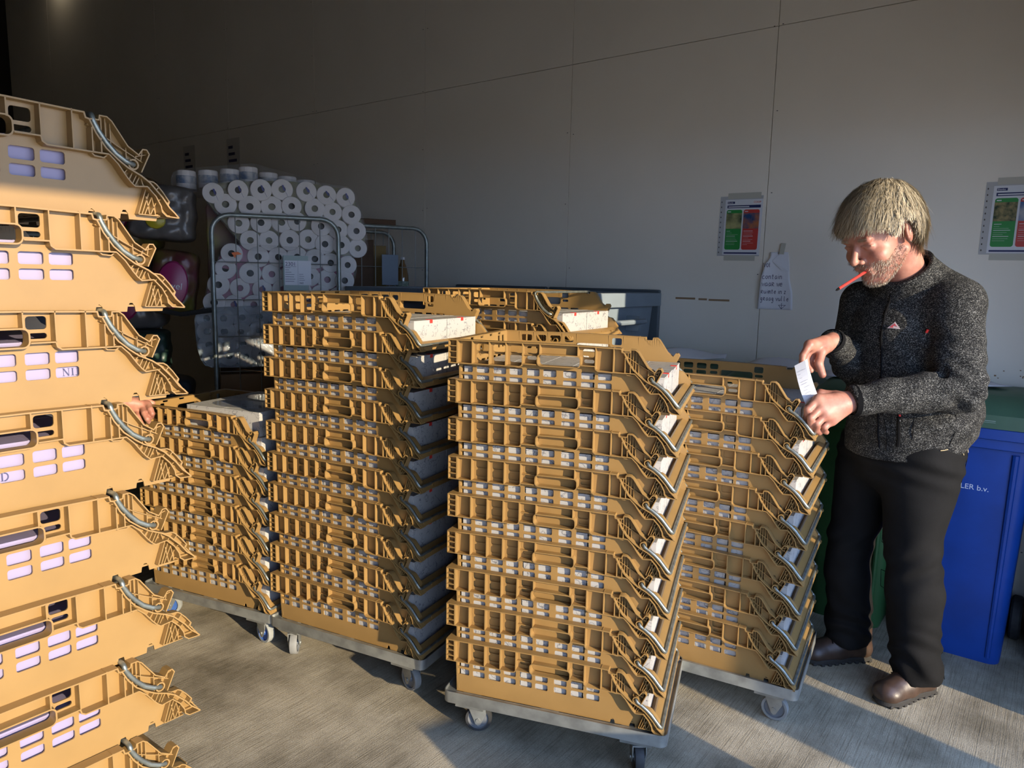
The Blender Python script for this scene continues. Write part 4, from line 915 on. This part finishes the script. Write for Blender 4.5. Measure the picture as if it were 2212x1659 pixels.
# torso core, neck, arms
B.cap((1.46, 2.70, 1.36), (1.49, 2.70, 1.05), .15, .17, k=.03); B.cap(shN, shF, .05, .05, k=.03); B.cap(shN, elN, .045, .04, k=.02); B.cap(elN, wrN, .04, .033, k=.01); B.cap(shF, elF, .045, .04, k=.02); B.cap(elF, wrF, .04, .028, k=.01)
B.cap((1.455, 2.69, 1.52), hp(-.035, 0, -.055), .072, .066, k=.03)
B.ell(hp(-.008, 0, .028), (.100*HS, .078*HS, .088*HS), HF, k=.01)
B.ell(hp(.040, 0, -.038), (.060*HS, .060*HS, .080*HS), HF, k=.03)
B.cap(hp(.0, .052, -.055), hp(.062, .022, -.108), .026, .022, k=.02); B.cap(hp(.0, -.052, -.055), hp(.062, -.022, -.108), .026, .022, k=.02)
B.ell(hp(.074, 0, -.108), (.026, .028, .022), HF, k=.02)
B.cap(hp(.086, -.036, .014), hp(.086, .036, .014), .014, .014, k=.012)
for s in (-1, 1):
    B.ell(hp(.101, .032*s, -.006), (.022, .020, .013), HF, k=.010, sub=True)
    B.ell(hp(.080, .031*s, -.007), (.015*HS, .016*HS, .013*HS), HF, k=.004)
    B.cap(hp(.0945, .018*s, -.003), hp(.0895, .045*s, -.004), .0035, .003, k=.003)
    B.ell(hp(.068, .043*s, -.038), (.028, .026, .026), HF, k=.02)
    B.ell(hp(.103, .013*s, -.043), (.014, .010, .010), HF, k=.006)
    B.ell(hp(-.006, .082*s, -.012), (.020, .009, .034), [unit(fh+uh*.15), unit(lh-fh*.35*s), unit(uh-fh*.15)], k=.006)
    B.ell(hp(-.004, .090*s, -.009), (.011, .007, .019), [unit(fh+uh*.15), unit(lh-fh*.35*s), unit(uh-fh*.15)], k=.004, sub=True)
    B.cap(hp(.066, .052*s, -.055), hp(.082, .040*s, -.030), .006, .006, k=.02)
B.cap(hp(.092, 0, .004), hp(.117, 0, -.034), .010, .0125, k=.010); B.ell(hp(.119, 0, -.038), (.012, .012, .011), HF, k=.006)
B.cap(hp(.094, -.022, -.068), hp(.094, .022, -.068), .009, .009, k=.010); B.cap(hp(.088, -.018, -.083), hp(.088, .018, -.083), .009, .009, k=.008)
B.cap(hp(.105, -.022, -.0755), hp(.105, .022, -.0755), .0035, .0035, k=.004, sub=True)
LH = [[V(1.022, 2.4, 1.173), V(.981, 2.38, 1.140), V(.987, 2.40, 1.105), V(1.011, 2.425, 1.077)], [V(1.028, 2.385, 1.148), V(.987, 2.365, 1.115), V(.997, 2.39, 1.084), V(1.019, 2.415, 1.063)],
      [V(1.043, 2.38, 1.126), V(1.011, 2.37, 1.096), V(1.019, 2.39, 1.071), V(1.038, 2.41, 1.057)], [V(1.068, 2.39, 1.104), V(1.042, 2.38, 1.083), V(1.049, 2.40, 1.067), V(1.066, 2.42, 1.057)]]
hand(B, wrN, LH, [V(1.091, 2.43, 1.182), V(1.046, 2.445, 1.186), V(1.012, 2.45, 1.158)], r=.0125, pr=.023)
RH = [[V(1.034, 2.54, 1.342), V(1.007, 2.52, 1.306), V(1.004, 2.515, 1.284), V(1.012, 2.51, 1.264)], [V(1.051, 2.565, 1.332), V(1.032, 2.56, 1.291), V(1.039, 2.55, 1.264), V(1.047, 2.54, 1.252)],
      [V(1.073, 2.585, 1.319), V(1.06, 2.585, 1.28), V(1.067, 2.57, 1.261), V(1.076, 2.56, 1.254)], [V(1.097, 2.60, 1.304), V(1.088, 2.6, 1.274), V(1.093, 2.59, 1.26), V(1.099, 2.58, 1.257)]]
hand(B, wrF, RH, [V(1.088, 2.56, 1.316), V(1.070, 2.535, 1.277), V(1.080, 2.520, 1.240)], r=.0125, pr=.022)
body = local(link('body', B.mesh('body', m_skin), man))

# jacket
ld_, fd_ = unit(V(.6, -.8, 0)), unit(V(-.8, -.6, 0))
J = SDF((.98, 2.24, .84), (1.90, 3.12, 1.78), .0045)
J.cap((1.445, 2.71, 1.37), (1.500, 2.70, 1.10), .178, .205, k=.03, ax=ld_, sc=1.12); J.cap((1.500, 2.70, 1.10), (1.495, 2.71, .96), .205, .195, k=.03, ax=ld_, sc=1.08)
J.cap((1.52, 2.57, 1.462), (1.365, 2.80, 1.45), .090, .085, k=.05); J.cap((1.475, 2.68, 1.585), (1.555, 2.56, 1.50), .070, .080, k=.05); J.cap((1.45, 2.69, 1.52), (1.455, 2.69, 1.44), .10, .13, k=.05)
J.cap(shN-V(0, 0, .02), elN, .088, .080, k=.04); J.cap(elN, wrN+V(.012, 0, 0), .078, .052, k=.02); J.cap(shF, elF, .085, .07, k=.03); J.cap(elF, wrF+V(.01, .01, -.002), .066, .044, k=.015)
nk = unit(hp(-.035, 0, -.055)-V(1.455, 2.69, 1.52)); cN = V(1.455, 2.69, 1.53)
J.cap(cN-nk*.02, cN+nk*.120, .114, .100, k=.03); J.cap(cN+nk*.035, cN+nk*.30, .079, .084, k=.006, sub=True)
pc = cN+nk*.115+V(.0, 0, 0); nc = unit(nk*.75+V(-.30, -.1, .30))
# cut the collar opening and cuffs, and the hem
J2 = J.f.copy(); sl, X, Y, Z = J.win(J.lo, J.lo+J.h*J.n)
d = (X-pc[0])*nc[0]+(Y-pc[1])*nc[1]+(Z-pc[2])*nc[2]; near = np.sqrt((X-pc[0])**2+(Y-pc[1])**2+(Z-pc[2])**2) < .16
J.f = np.where(near, np.maximum(J.f, d), J.f).astype(np.float32)
for wr, el in ((wrN, elN), (wrF, elF)):
    a = unit(wr-el); p = wr+a*.012; d = (X-p[0])*a[0]+(Y-p[1])*a[1]+(Z-p[2])*a[2]; near = np.sqrt((X-p[0])**2+(Y-p[1])**2+(Z-p[2])**2) < .11
    J.f = np.where(near, np.maximum(J.f, d), J.f).astype(np.float32)
hz = (.925+.24*(X-1.36)+.10*(Y-2.6)); J.f = np.maximum(J.f, (hz-Z)).astype(np.float32)
# folds
def ridges(X, Y, Z):
    e = np.exp(-(((X-elN[0])**2+(Y-elN[1])**2+(Z-elN[2])**2)/.020)); w1 = np.sin((X*.55+Z*1.0)*95+np.sin(X*21)*1.3)
    f2 = np.exp(-(((Z-1.19)/.075)**2+((Y-2.40)/.09)**2)); w2 = np.sin((X*1.0-Z*.75)*62+np.sin(Z*31+1)*.9)
    e3 = np.exp(-(((X-elF[0]+.05)**2+(Y-elF[1]+.05)**2+(Z-elF[2]-.03)**2)/.01)); w3 = np.sin((X-Z)*80)
    e4 = np.exp(-(((X-1.44)**2+(Y-2.52)**2+(Z-1.33)**2)/.012)); w4 = np.sin((X*.9+Z*.55)*85)
    t5 = np.exp(-(((Z-1.02)/.07)**2)); w5 = np.sin(Z*70+X*18+Y*10)
    return -(.0060*e*w1+.0058*f2*w2+.005*e3*w3+.0055*e4*w4+.0032*t5*w5)+.0035*np.sin(X*23+Y*11)*np.sin(Z*19+X*7)
J.disp(ridges, J.lo, J.lo+J.h*J.n)
# sleeve seam crease where the arm meets the chest, zip line and pocket
J.cap((1.435, 2.42, 1.56), (1.425, 2.40, 1.26), .008, .014, k=.012, sub=True)
jk = local(link('fleece_jacket', J.mesh('fleece_jacket', m_fleece), man))
def surf_path(S, pts, off=.001, ray=V(-.35, -.93, 0)):
    """drop points on to the surface of S, walking along -ray from outside"""
    out = []; r = unit(ray)
    for p in pts:
        p = np.array(p, float)+r*.25
        for _ in range(220):
            if S.val(p[None])[0] < off: break
            p = p-r*.0025
        out.append(Vector(p+r*off))
    return out
zp = surf_path(J, [(1.285+.02*t, 2.58-.01*t, 1.53-.56*t) for t in np.linspace(.02, 1, 26)], .001, V(-.8, -.6, 0))
z = MB(); z.tube(zp, .0035, 6); local(z.build('front_zip', m_cuff, jk))
pz = surf_path(J, [(1.372+.012*t, 2.6, 1.10-.115*t) for t in np.linspace(0, 1, 8)], .0015, V(-.1, -1, 0))
z = MB(); z.tube(pz, .006, 6); local(z.build('pocket_zip', m_cuff, jk)); z = MB(); z.tube([pz[0], pz[0]+Vector((.002, -.006, -.020))], .0016, 6); local(z.build('zip_pull', m_zip, jk)); z = MB(); z.tube([pz[0]+Vector((0, -.003, .004)), pz[0]+Vector((0, -.004, -.003))], .0035, 6); local(z.build('red_tab', m_red, jk))
for xx, zz, rr_ in ((1.423, 1.405, V(-.2, -1, 0)),):
    q = surf_path(J, [(xx, 2.5, zz), (xx-.006, 2.5, zz-.022)], .002, rr_); z = MB(); z.tube(q, .0018, 6); local(z.build('sleeve_zip_pull', m_zip, jk)); z = MB(); z.tube([q[0], q[0]*.5+q[1]*.5], .0045, 6); local(z.build('red_tab', m_red, jk))
for off_, w_ in ((0, .0),):
    for pts in ([(1.33, 2.5, 1.08), (1.345, 2.5, 1.01), (1.352, 2.5, .955)], [(1.405, 2.5, 1.10), (1.41, 2.5, 1.03), (1.412, 2.5, .98)], [(1.53, 2.5, 1.13), (1.54, 2.5, 1.06), (1.53, 2.5, 1.0)]):
        q = surf_path(J, pts, .0005, V(-.05, -1, 0)); z = MB(); z.tube(smooth_path(q, 2), .0012, 5); local(z.build('seam', m_cuff, jk))
# mountain emblem on the chest
lg = surf_path(J, [(1.287, 2.5, 1.412)], .001, V(-.6, -.8, 0))[0]; le = empty('chest_emblem', lg+Vector((-1.45, -2.70, 0)), math.radians(-33)); le.parent = jk
le.parent = man
z = MB(); z.plate([[(-.021, -.008), (.021, -.010), (.002, .015)]], lambda a, b, h: (a, -.001-h, b), .0012); z.plate([[(-.014, -.0055), (-.002, -.006), (-.004, .006)]], lambda a, b, h: (a, -.0025-h, b), .0008, 1); z.plate([[(.0, .010), (.010, -.002), (.002, .001), (-.003, -.001)]], lambda a, b, h: (a, -.0025-h, b), .0008, 1); z.build('emblem_triangle', [mat('pale grey pink', (.42, .34, .34), .7), mat('emblem red', (.40, .05, .06), .7)], le, False)
for wr, el, r0, r1 in ((wrN, elN, .050, .053), (wrF, elF, .042, .045)):
    a = unit(wr-el); p = wr+a*.010; z = MB(); z.tube([Vector(p-a*.012), Vector(p+a*.004)], [r1*1.03, r0*1.0], 24, cap=False); z.tube([Vector(p+a*.004), Vector(p-a*.02)], [r0*.93, r0*.9], 24, cap=False); local(z.build('cuff', m_cuff, jk))

# trousers
T = SDF((1.18, 2.36, .02), (1.90, 3.10, 1.12), .005)
T.cap((1.515, 2.71, 1.05), (1.500, 2.72, .93), .168, .180, k=.03, ax=ld_, sc=1.08)
T.cap((1.515, 2.625, .93), (1.500, 2.60, .60), .140, .097, k=.035); T.cap((1.500, 2.60, .60), (1.515, 2.585, .42), .093, .096, k=.02); T.cap((1.515, 2.585, .42), (1.560, 2.600, .10), .094, .088, k=.02)
T.cap((1.445, 2.83, .92), (1.395, 2.855, .55), .135, .088, k=.035); T.cap((1.395, 2.855, .55), (1.395, 2.86, .38), .085, .086, k=.02); T.cap((1.395, 2.86, .38), (1.425, 2.865, .11), .086, .088, k=.02)
sl, X, Y, Z = T.win(T.lo, T.lo+T.h*T.n)
T.f = np.maximum(T.f, np.where(Y < 2.73, (.075+.06*(X-1.5))-Z, (.085-.1*(X-1.4))-Z)).astype(np.float32); T.f = np.maximum(T.f, Z-1.075).astype(np.float32)
def tf(X, Y, Z):
    lo_ = np.exp(-((Z-.16)/.13)**2); kn = np.exp(-((Z-.53)/.13)**2); hp_ = np.exp(-((Z-.90)/.06)**2)
    return -(.006*lo_*np.sin(Z*75+X*38+np.sin(Y*30+Z*21)*2)+.0035*kn*np.sin(Z*48-X*44+Y*31+np.sin(Z*23)*1.5)+.005*hp_*np.sin(Z*90+X*25))+.004*np.sin(X*26+1)*np.sin(Z*17)
T.disp(tf, T.lo, T.lo+T.h*T.n)
tr = local(link('trousers', T.mesh('trousers', m_jean), man))
q = surf_path(T, [(1.62+.008*math.sin(t*9), 2.6, 1.03-.93*t) for t in np.linspace(0, 1, 40)], .0005, V(.25, -1, 0)); z = MB(); z.tube(q, .0013, 5); local(z.build('side_seam', m_cuff, tr))
q = surf_path(T, [(1.50+.10*t, 2.5, .985+.012*t) for t in np.linspace(0, 1, 8)], .0008, V(.1, -1, 0)); z = MB(); z.tube(q, .0014, 5); local(z.build('pocket_stitching', m_thread, tr))
for xx in (1.60, 1.655):
    q = surf_path(T, [(xx, 2.5, 1.035), (xx+.004, 2.5, 1.0), (xx+.002, 2.5, .965)], .003, V(.3, -1, 0)); z = MB(); z.tube(q, .0016, 5); local(z.build('belt_loop', m_thread, tr))

# shoes
def shoe(heel, toe, name, zt):
    hv, tv = V(*heel, 0), V(*toe, 0); a = unit(tv-hv); b = V(-a[1], a[0], 0); L = np.linalg.norm(tv-hv)
    S = SDF(np.minimum(hv, tv)-V(.09, .09, .01), np.maximum(hv, tv)+V(.09, .09, .20), .0035)
    P = lambda x, y, z: hv+a*x*L+b*y+V(0, 0, z)
    S.cap(P(.14, 0, .055), P(.20, 0, .15), .042, .052, k=.02); S.cap(P(.13, 0, .05), P(.42, 0, .055), .040, .045, k=.02); S.cap(P(.25, 0, .105), P(.72, 0, .052), .044, .040, k=.03); S.cap(P(.55, 0, .045), P(.84, 0, .042), .048, .044, k=.02); S.ell(P(.84, 0, .042), (.045, .050, .034), [a, b, V(0, 0, 1)], k=.02)
    S.cut(P(0, 0, .022), V(0, 0, -1)); S.cut(P(0, 0, .165), V(0, 0, 1))
    up = local(link('shoe_upper', S.mesh('shoe_upper', m_shoe), man)); 
    o = [(.02, 0)]; 
    prof = [(.0, .018), (.03, .032), (.15, .038), (.40, .036), (.65, .048), (.82, .050), (.94, .036), (1.0, .012)]
    out = [(x*L, w) for x, w in prof]+[(x*L, -w) for x, w in reversed(prof)]
    mb = MB(); mb.plate([out], lambda p, q, h: tuple(hv+a*p+b*q+V(0, 0, .006+h)), .022)
    for k in range(9):
        x = .04+k*.108; w = np.interp(x, [p[0] for p in prof], [p[1] for p in prof])
        for s in (-1, 1): mb.add(*(lambda q0: ([tuple(q0+a*da+b*db+V(0, 0, dz)) for dz in (0, .012) for db in (-.009, .009) for da in (-.008, .008)], [(0, 2, 3, 1), (4, 5, 7, 6), (0, 1, 5, 4), (2, 6, 7, 3), (0, 4, 6, 2), (1, 3, 7, 5)]))(P(x, s*(w-.007), 0)))
    so = local(mb.build('shoe_sole', m_sole, man, bevel=.003))
    lc = MB()
    for k in range(4):
        x = .40+.075*k; zt_ = .128-.018*k
        q = surf_path(S, [tuple(P(x+.02*j, s_*.034*(1-abs(j)*0), zt_+.05)) for j, s_ in ((-1, -1), (-.5, -.5), (0, 0), (.5, .5), (1, 1))], .002, V(0, 0, 1)); lc.tube(q, .0024, 6)
        q = surf_path(S, [tuple(P(x-.02*j, s_*.034, zt_+.05)) for j, s_ in ((-1, -1), (0, 0), (1, 1))], .002, V(0, 0, 1)); lc.tube(q, .0024, 6)
    local(lc.build('laces', m_cuff, up))
shoe((1.650, 2.640), (1.390, 2.530), 'near', .1); shoe((1.520, 2.872), (1.235, 2.838), 'far', .1)

# hair, beard, brows
def strands(name, n, sample, flow, length, wid, m, S, lift=.002, parent=None, seg=5, droop=0.0, stop=None):
    vs = []; fs = []; tones = []
    k = 0; tries = 0
    while k < n and tries < n*30:
        tries += 1; p = sample()
        if p is None: continue
        L = length*random.uniform(.6, 1.15); cl = RNG.normal(0, .16, 3); P = [p]; tone = min(1, max(0, random.gauss(.55, .28))); lf = lift+random.random()**2*lift*3
        v = flow(p); v = unit(v+cl)
        lim = random.uniform(-.004, .012)
        for i in range(seg):
            if stop is not None and stop(P[-1], lim): P.append(P[-1]+(P[-1]-P[-2] if len(P) > 1 else v*.001)*.12); continue
            v = unit(v*.7+unit(flow(P[-1])+cl)*.3+V(0, 0, -droop))
            q = P[-1]+v*L/seg; d = S.val(q[None])[0]
            # push back outside the head
            if d < lf+.0008*i:
                e = .004; g = V(*[(S.val((q+dv)[None])[0]-S.val((q-dv)[None])[0]) for dv in (V(e, 0, 0), V(0, e, 0), V(0, 0, e))]); ng = np.linalg.norm(g)
                if ng > 1e-6: q = q+g/ng*(lf+.0008*i-d)
            P.append(q)
        o = len(vs); side = unit(np.cross(P[-1]-P[0], unit(P[0]-C)))
        for i, q in enumerate(P):
            w = wid*(1-(i/seg)**2*.85); vs.append(tuple(q-side*w)); vs.append(tuple(q+side*w)); tones += [tone, tone]
        for i in range(seg): fs.append((o+2*i, o+2*i+1, o+2*i+3, o+2*i+2))
        k += 1
    me = bpy.data.meshes.new(name); me.from_pydata(vs, [], fs); me.update(); me.materials.append(m)
    at = me.attributes.new('tone', 'FLOAT', 'POINT'); at.data.foreach_set('value', tones); return local(link(name, me, parent or man))
H = SDF(C-V(.24, .24, .26), C+V(.24, .24, .22), .0032)
H.ell(hp(-.012, 0, .032), (.112*HS, .091*HS, .101*HS), HF, k=.01); H.ell(hp(-.05, 0, -.01), (.075*HS, .078*HS, .075*HS), HF, k=.03)
sl, X, Y, Z = H.win(H.lo, H.lo+H.h*H.n); X_, Y_, Z_ = (X-C[0])/HS, (Y-C[1])/HS, (Z-C[2])/HS
a_ = X_*fh[0]+Y_*fh[1]+Z_*fh[2]; b_ = X_*lh[0]+Y_*lh[1]+Z_*lh[2]; c_ = X_*uh[0]+Y_*uh[1]+Z_*uh[2]
hl = np.interp(a_.ravel(), [-.13, -.06, -.035, -.012, .012, .03, .055, .075, .11], [-.085, -.085, -.055, .030, .036, -.006, .034, .047, .052]).reshape(a_.shape)
H.f = np.maximum(H.f, (hl-c_)*.9).astype(np.float32)
H.disp(lambda X, Y, Z: .0030*np.sin(X*140+Z*60)*np.sin(Y*120), H.lo, H.lo+H.h*H.n)
hair = local(link('hair', H.mesh('hair', m_hair), man))
crown = hp(-.055, 0, .115)
def tone_mat(name, a, b):
    m = bpy.data.materials.new(name); m.use_nodes = True; n, l, bs_ = nodes(m); at = n.new('ShaderNodeAttribute'); at.attribute_name = 'tone'; mx = n.new('ShaderNodeMix'); mx.data_type = 'RGBA'; mx.inputs[6].default_value = (*a, 1); mx.inputs[7].default_value = (*b, 1); l.new(at.outputs['Fac'], mx.inputs[0]); l.new(mx.outputs[2], bs_.inputs['Base Color']); bs_.inputs['Roughness'].default_value = .45; return m
m_strand = tone_mat('hair strand', (.10, .075, .045), (.62, .53, .38)); m_bstr = tone_mat('beard strand', (.13, .09, .06), (.50, .42, .32))
class Both:
    def val(s, P): return np.minimum(B.val(P), H.val(P))
BH_ = Both()
def hflow(p):
    r = unit(p-C); d = p-crown; t = d-r*(d@r)
    return unit(unit(t)+V(0, 0, -.45)+fh*.25)
HLX = [-.13, -.06, -.035, -.012, .014, .032, .055, .075, .13]; HLY = [-.100, -.100, -.055, .036, .040, -.006, .030, .043, .047]
def hstop(p, lim):
    e = p-C; return e@uh/HS < np.interp(e@fh/HS, HLX, HLY)-lim
def hs():
    th, ph = random.uniform(0, 2*PI), math.acos(random.uniform(-.75, 1)); r = V(math.sin(ph)*math.cos(th), math.sin(ph)*math.sin(th), math.cos(ph)); q = hp(-.012, 0, .03)+(fh*r[0]*.114+lh*r[1]*.093+uh*r[2]*.103)*HS
    e = q-C; a, c = e@fh/HS, e@uh/HS
    if c < np.interp(a, [-.13, -.06, -.035, -.012, .012, .03, .055, .075, .11], [-.07, -.07, -.04, .045, .05, .01, .05, .062, .066]): return None
    return q
strands('hair_strands', 9000, hs, hflow, .085, .0012, m_strand, BH_, lift=.002, parent=hair, seg=6, droop=.06, stop=hstop)
def bs():
    th, ph = random.uniform(-1.9, 1.9), random.uniform(1.45, 2.9); r = V(math.sin(ph)*math.cos(th), math.sin(ph)*math.sin(th), math.cos(ph)); p = hp(.03, 0, -.03)+(fh*r[0]+lh*r[1]+uh*r[2])*.16
    c0 = hp(.03, 0, -.03); d = unit(c0-p)
    for _ in range(90):
        if B.val(p[None])[0] < .0006: break
        p = p+d*.0022
    e = p-C; a, b, c = e@fh/HS, e@lh/HS, e@uh/HS
    if a < -.004 or c < -.14 or c > np.interp(a, [0, .03, .06, .085, .12], [-.020, -.040, -.052, -.048, -.050]): return None
    if a > .088 and -.090 < c < -.065 and abs(b) < .021: return None
    if a > .113 and c > -.058: return None
    return p
strands('beard', 3600, bs, lambda p: unit(unit(p-hp(.0, 0, -.04))*.55+V(0, 0, -.6)), .010, .0005, m_bstr, B, lift=.0012, seg=2)
def br():
    s = random.choice((-1, 1)); return hp(.0975+random.uniform(-.002, .002), s*random.uniform(.014, .040), .015+random.uniform(-.003, .004))
strands('eyebrows', 260, br, lambda p: unit(lh*np.sign((p-C)@lh)*.9-fh*.25+uh*.1), .009, .0005, m_beard, B, lift=.0006, seg=2)

# pen in the mouth and the slip of paper: things of their own
pa, pb = Vector(hp(.096, .006, -.0755)), Vector((1.049, 2.40, 1.532)); dv = (pb-pa).normalized()
t = empty('pen', pa, 0, "red pen held in the man's mouth", 'pen')
z = MB(); z.tube([Vector((0, 0, 0)), dv*((pb-pa).length-.022)], .0046, 12); z.build('pen_barrel', m_red, t); z = MB(); L = (pb-pa).length; z.tube([dv*(L-.022), dv*(L-.010), dv*L], [.0046, .0036, .0008], 12); z.build('pen_tip', m_cuff, t)
z = MB(); z.tube([dv*.012+Vector((0, 0, .006)), dv*.045+Vector((0, 0, .006))], .0012, 6); z.build('pen_clip', mat('silver', (.6, .6, .6), .3, metal=1), t)
# paper slip between both hands, folded lengthwise and slightly bent
p00, p01 = V(.972, 2.500, 1.272), V(1.010, 2.485, 1.298); q00, q01 = V(1.005, 2.425, 1.120), V(1.046, 2.415, 1.145)
t = empty('paper_slip', tuple(p00), 0, 'long white slip of paper in the hands of the man', 'paper')
mb = MB(); N = 14; vs = []; fs = []
for i in range(N+1):
    s_ = i/N; A, B2 = p00*(1-s_)+q00*s_, p01*(1-s_)+q01*s_; bow = V(-.010, -.012, 0)*math.sin(PI*s_)
    for j, w_ in enumerate((0, .5, .8, 1)): vs.append(tuple(A*(1-w_)+B2*w_+bow+V(0, .006, 0)*(1 if w_ == 1 else 0)-p00))
for i in range(N):
    for j in range(3): fs.append((i*4+j, i*4+j+1, (i+1)*4+j+1, (i+1)*4+j))
mb.add(vs, fs); o = mb.build('paper', m_white, t, False); md = o.modifiers.new('solid', 'SOLIDIFY'); md.thickness = .0006
z = MB()
for k, (s_, w0, w1) in enumerate(((.16, .1, .7), (.22, .12, .3), (.30, .2, .35), (.38, .15, .7), (.43, .15, .6), (.50, .3, .7), (.56, .2, .5), (.62, .25, .65), (.68, .2, .6), (.74, .25, .7))):
    A, B2 = p00*(1-s_)+q00*s_, p01*(1-s_)+q01*s_; bow = V(-.010, -.012, 0)*math.sin(PI*s_)+V(-.0007, -.0012, .0004)
    z.tube([Vector(A*(1-w0)+B2*w0+bow-p00), Vector(A*(1-w1)+B2*w1+bow-p00)], .00025, 4)
z.build('printed_lines', m_ink, t, False)

# ---------------- second person, only a hand shows past the big left stack
pp = empty('person', (-1.93, 2.86, 0), 0, 'person behind the left stack, only one gripping hand showing', 'person')
def local2(o): o.location = Vector((1.93, -2.86, 0)); return o
Q = SDF((-2.35, 2.55, 0.0), (-1.48, 3.25, 1.72), .0045)
W2 = V(-1.685, 3.085, .992)
Q.cap((-1.95, 2.88, 1.28), (-1.93, 2.88, .95), .10, .11, k=.03, ax=(1, 0, 0), sc=1.3); Q.cap((-2.12, 2.86, 1.36), (-1.80, 2.94, 1.34), .05, .05, k=.03)
Q.cap((-1.80, 2.94, 1.34), (-1.80, 2.93, 1.10), .05, .042, k=.02); Q.cap((-1.80, 2.93, 1.10), W2, .042, .030, k=.015); Q.cap((-2.12, 2.86, 1.36), (-2.14, 2.84, 1.08), .05, .042, k=.02); Q.cap((-2.14, 2.84, 1.08), (-2.05, 2.76, .88), .042, .03, k=.02)
for x in (-2.02, -1.86): Q.cap((x, 2.88, .93), (x, 2.86, .50), .075, .055, k=.02); Q.cap((x, 2.86, .50), (x, 2.88, .07), .055, .038, k=.02); Q.cap((x, 2.90, .035), (x+.02, 2.72, .03), .036, .03, k=.02)
Q.cap((-1.95, 2.89, 1.34), (-1.94, 2.87, 1.44), .05, .05, k=.02); Q.ell((-1.93, 2.87, 1.53), (.095, .078, .11), [V(.8, -.6, 0), V(.6, .8, 0), V(0, 0, 1)], k=.02); Q.cap((-1.86, 2.815, 1.535), (-1.845, 2.805, 1.51), .012, .014, k=.01)
HH = [[V(-1.583, 3.12, .976), V(-1.55, 3.08, .961), V(-1.541, 3.075, .945), V(-1.552, 3.09, .927)], [V(-1.604, 3.12, .967), V(-1.572, 3.07, .947), V(-1.556, 3.06, .925), V(-1.559, 3.08, .906)],
      [V(-1.621, 3.12, .953), V(-1.606, 3.08, .930), V(-1.592, 3.07, .908), V(-1.593, 3.09, .892)], [V(-1.642, 3.12, .942), V(-1.635, 3.09, .921), V(-1.623, 3.08, .901), V(-1.622, 3.10, .885)]]
hand(Q, W2, HH, [V(-1.62, 3.13, .99), V(-1.60, 3.15, .985), V(-1.58, 3.16, .975)], r=.013, pr=.021)
HT = SDF((-2.35, 2.55, .08), (-1.60, 3.25, 1.50), .008)
HT.cap((-1.95, 2.88, 1.28), (-1.93, 2.88, .92), .125, .135, k=.03, ax=(1, 0, 0), sc=1.25); HT.cap((-2.12, 2.86, 1.36), (-1.80, 2.94, 1.34), .07, .07, k=.03); HT.cap((-1.80, 2.94, 1.34), (-1.80, 2.93, 1.10), .068, .058, k=.02); HT.cap((-1.80, 2.93, 1.10), W2+V(-.04, -.05, .04), .058, .045, k=.02); HT.cap((-2.12, 2.86, 1.36), (-2.14, 2.84, 1.08), .068, .058, k=.02); HT.cap((-2.14, 2.84, 1.08), (-2.08, 2.79, .94), .055, .045, k=.02)
TT = SDF((-2.25, 2.6, .05), (-1.65, 3.15, 1.0), .008)
for x in (-2.02, -1.86): TT.cap((x, 2.88, .93), (x, 2.86, .50), .098, .078, k=.02); TT.cap((x, 2.86, .50), (x, 2.88, .10), .078, .068, k=.02)
local2(link('body', Q.mesh('body', m_skin), pp)); local2(link('jacket', HT.mesh('jacket', mat('dark jacket', (.03, .035, .05), .9)), pp)); local2(link('trousers', TT.mesh('trousers', m_jean), pp))
HR = SDF((-2.1, 2.7, 1.4), (-1.75, 3.05, 1.72), .006); HR.ell((-1.94, 2.88, 1.55), (.105, .09, .11), [V(.8, -.6, 0), V(.6, .8, 0), V(0, 0, 1)], k=.01); HR.cut((-1.92, 2.86, 1.53), (.55, -.45, -.7)); local2(link('hair', HR.mesh('hair', mat('dark hair', (.05, .035, .02), .8)), pp))
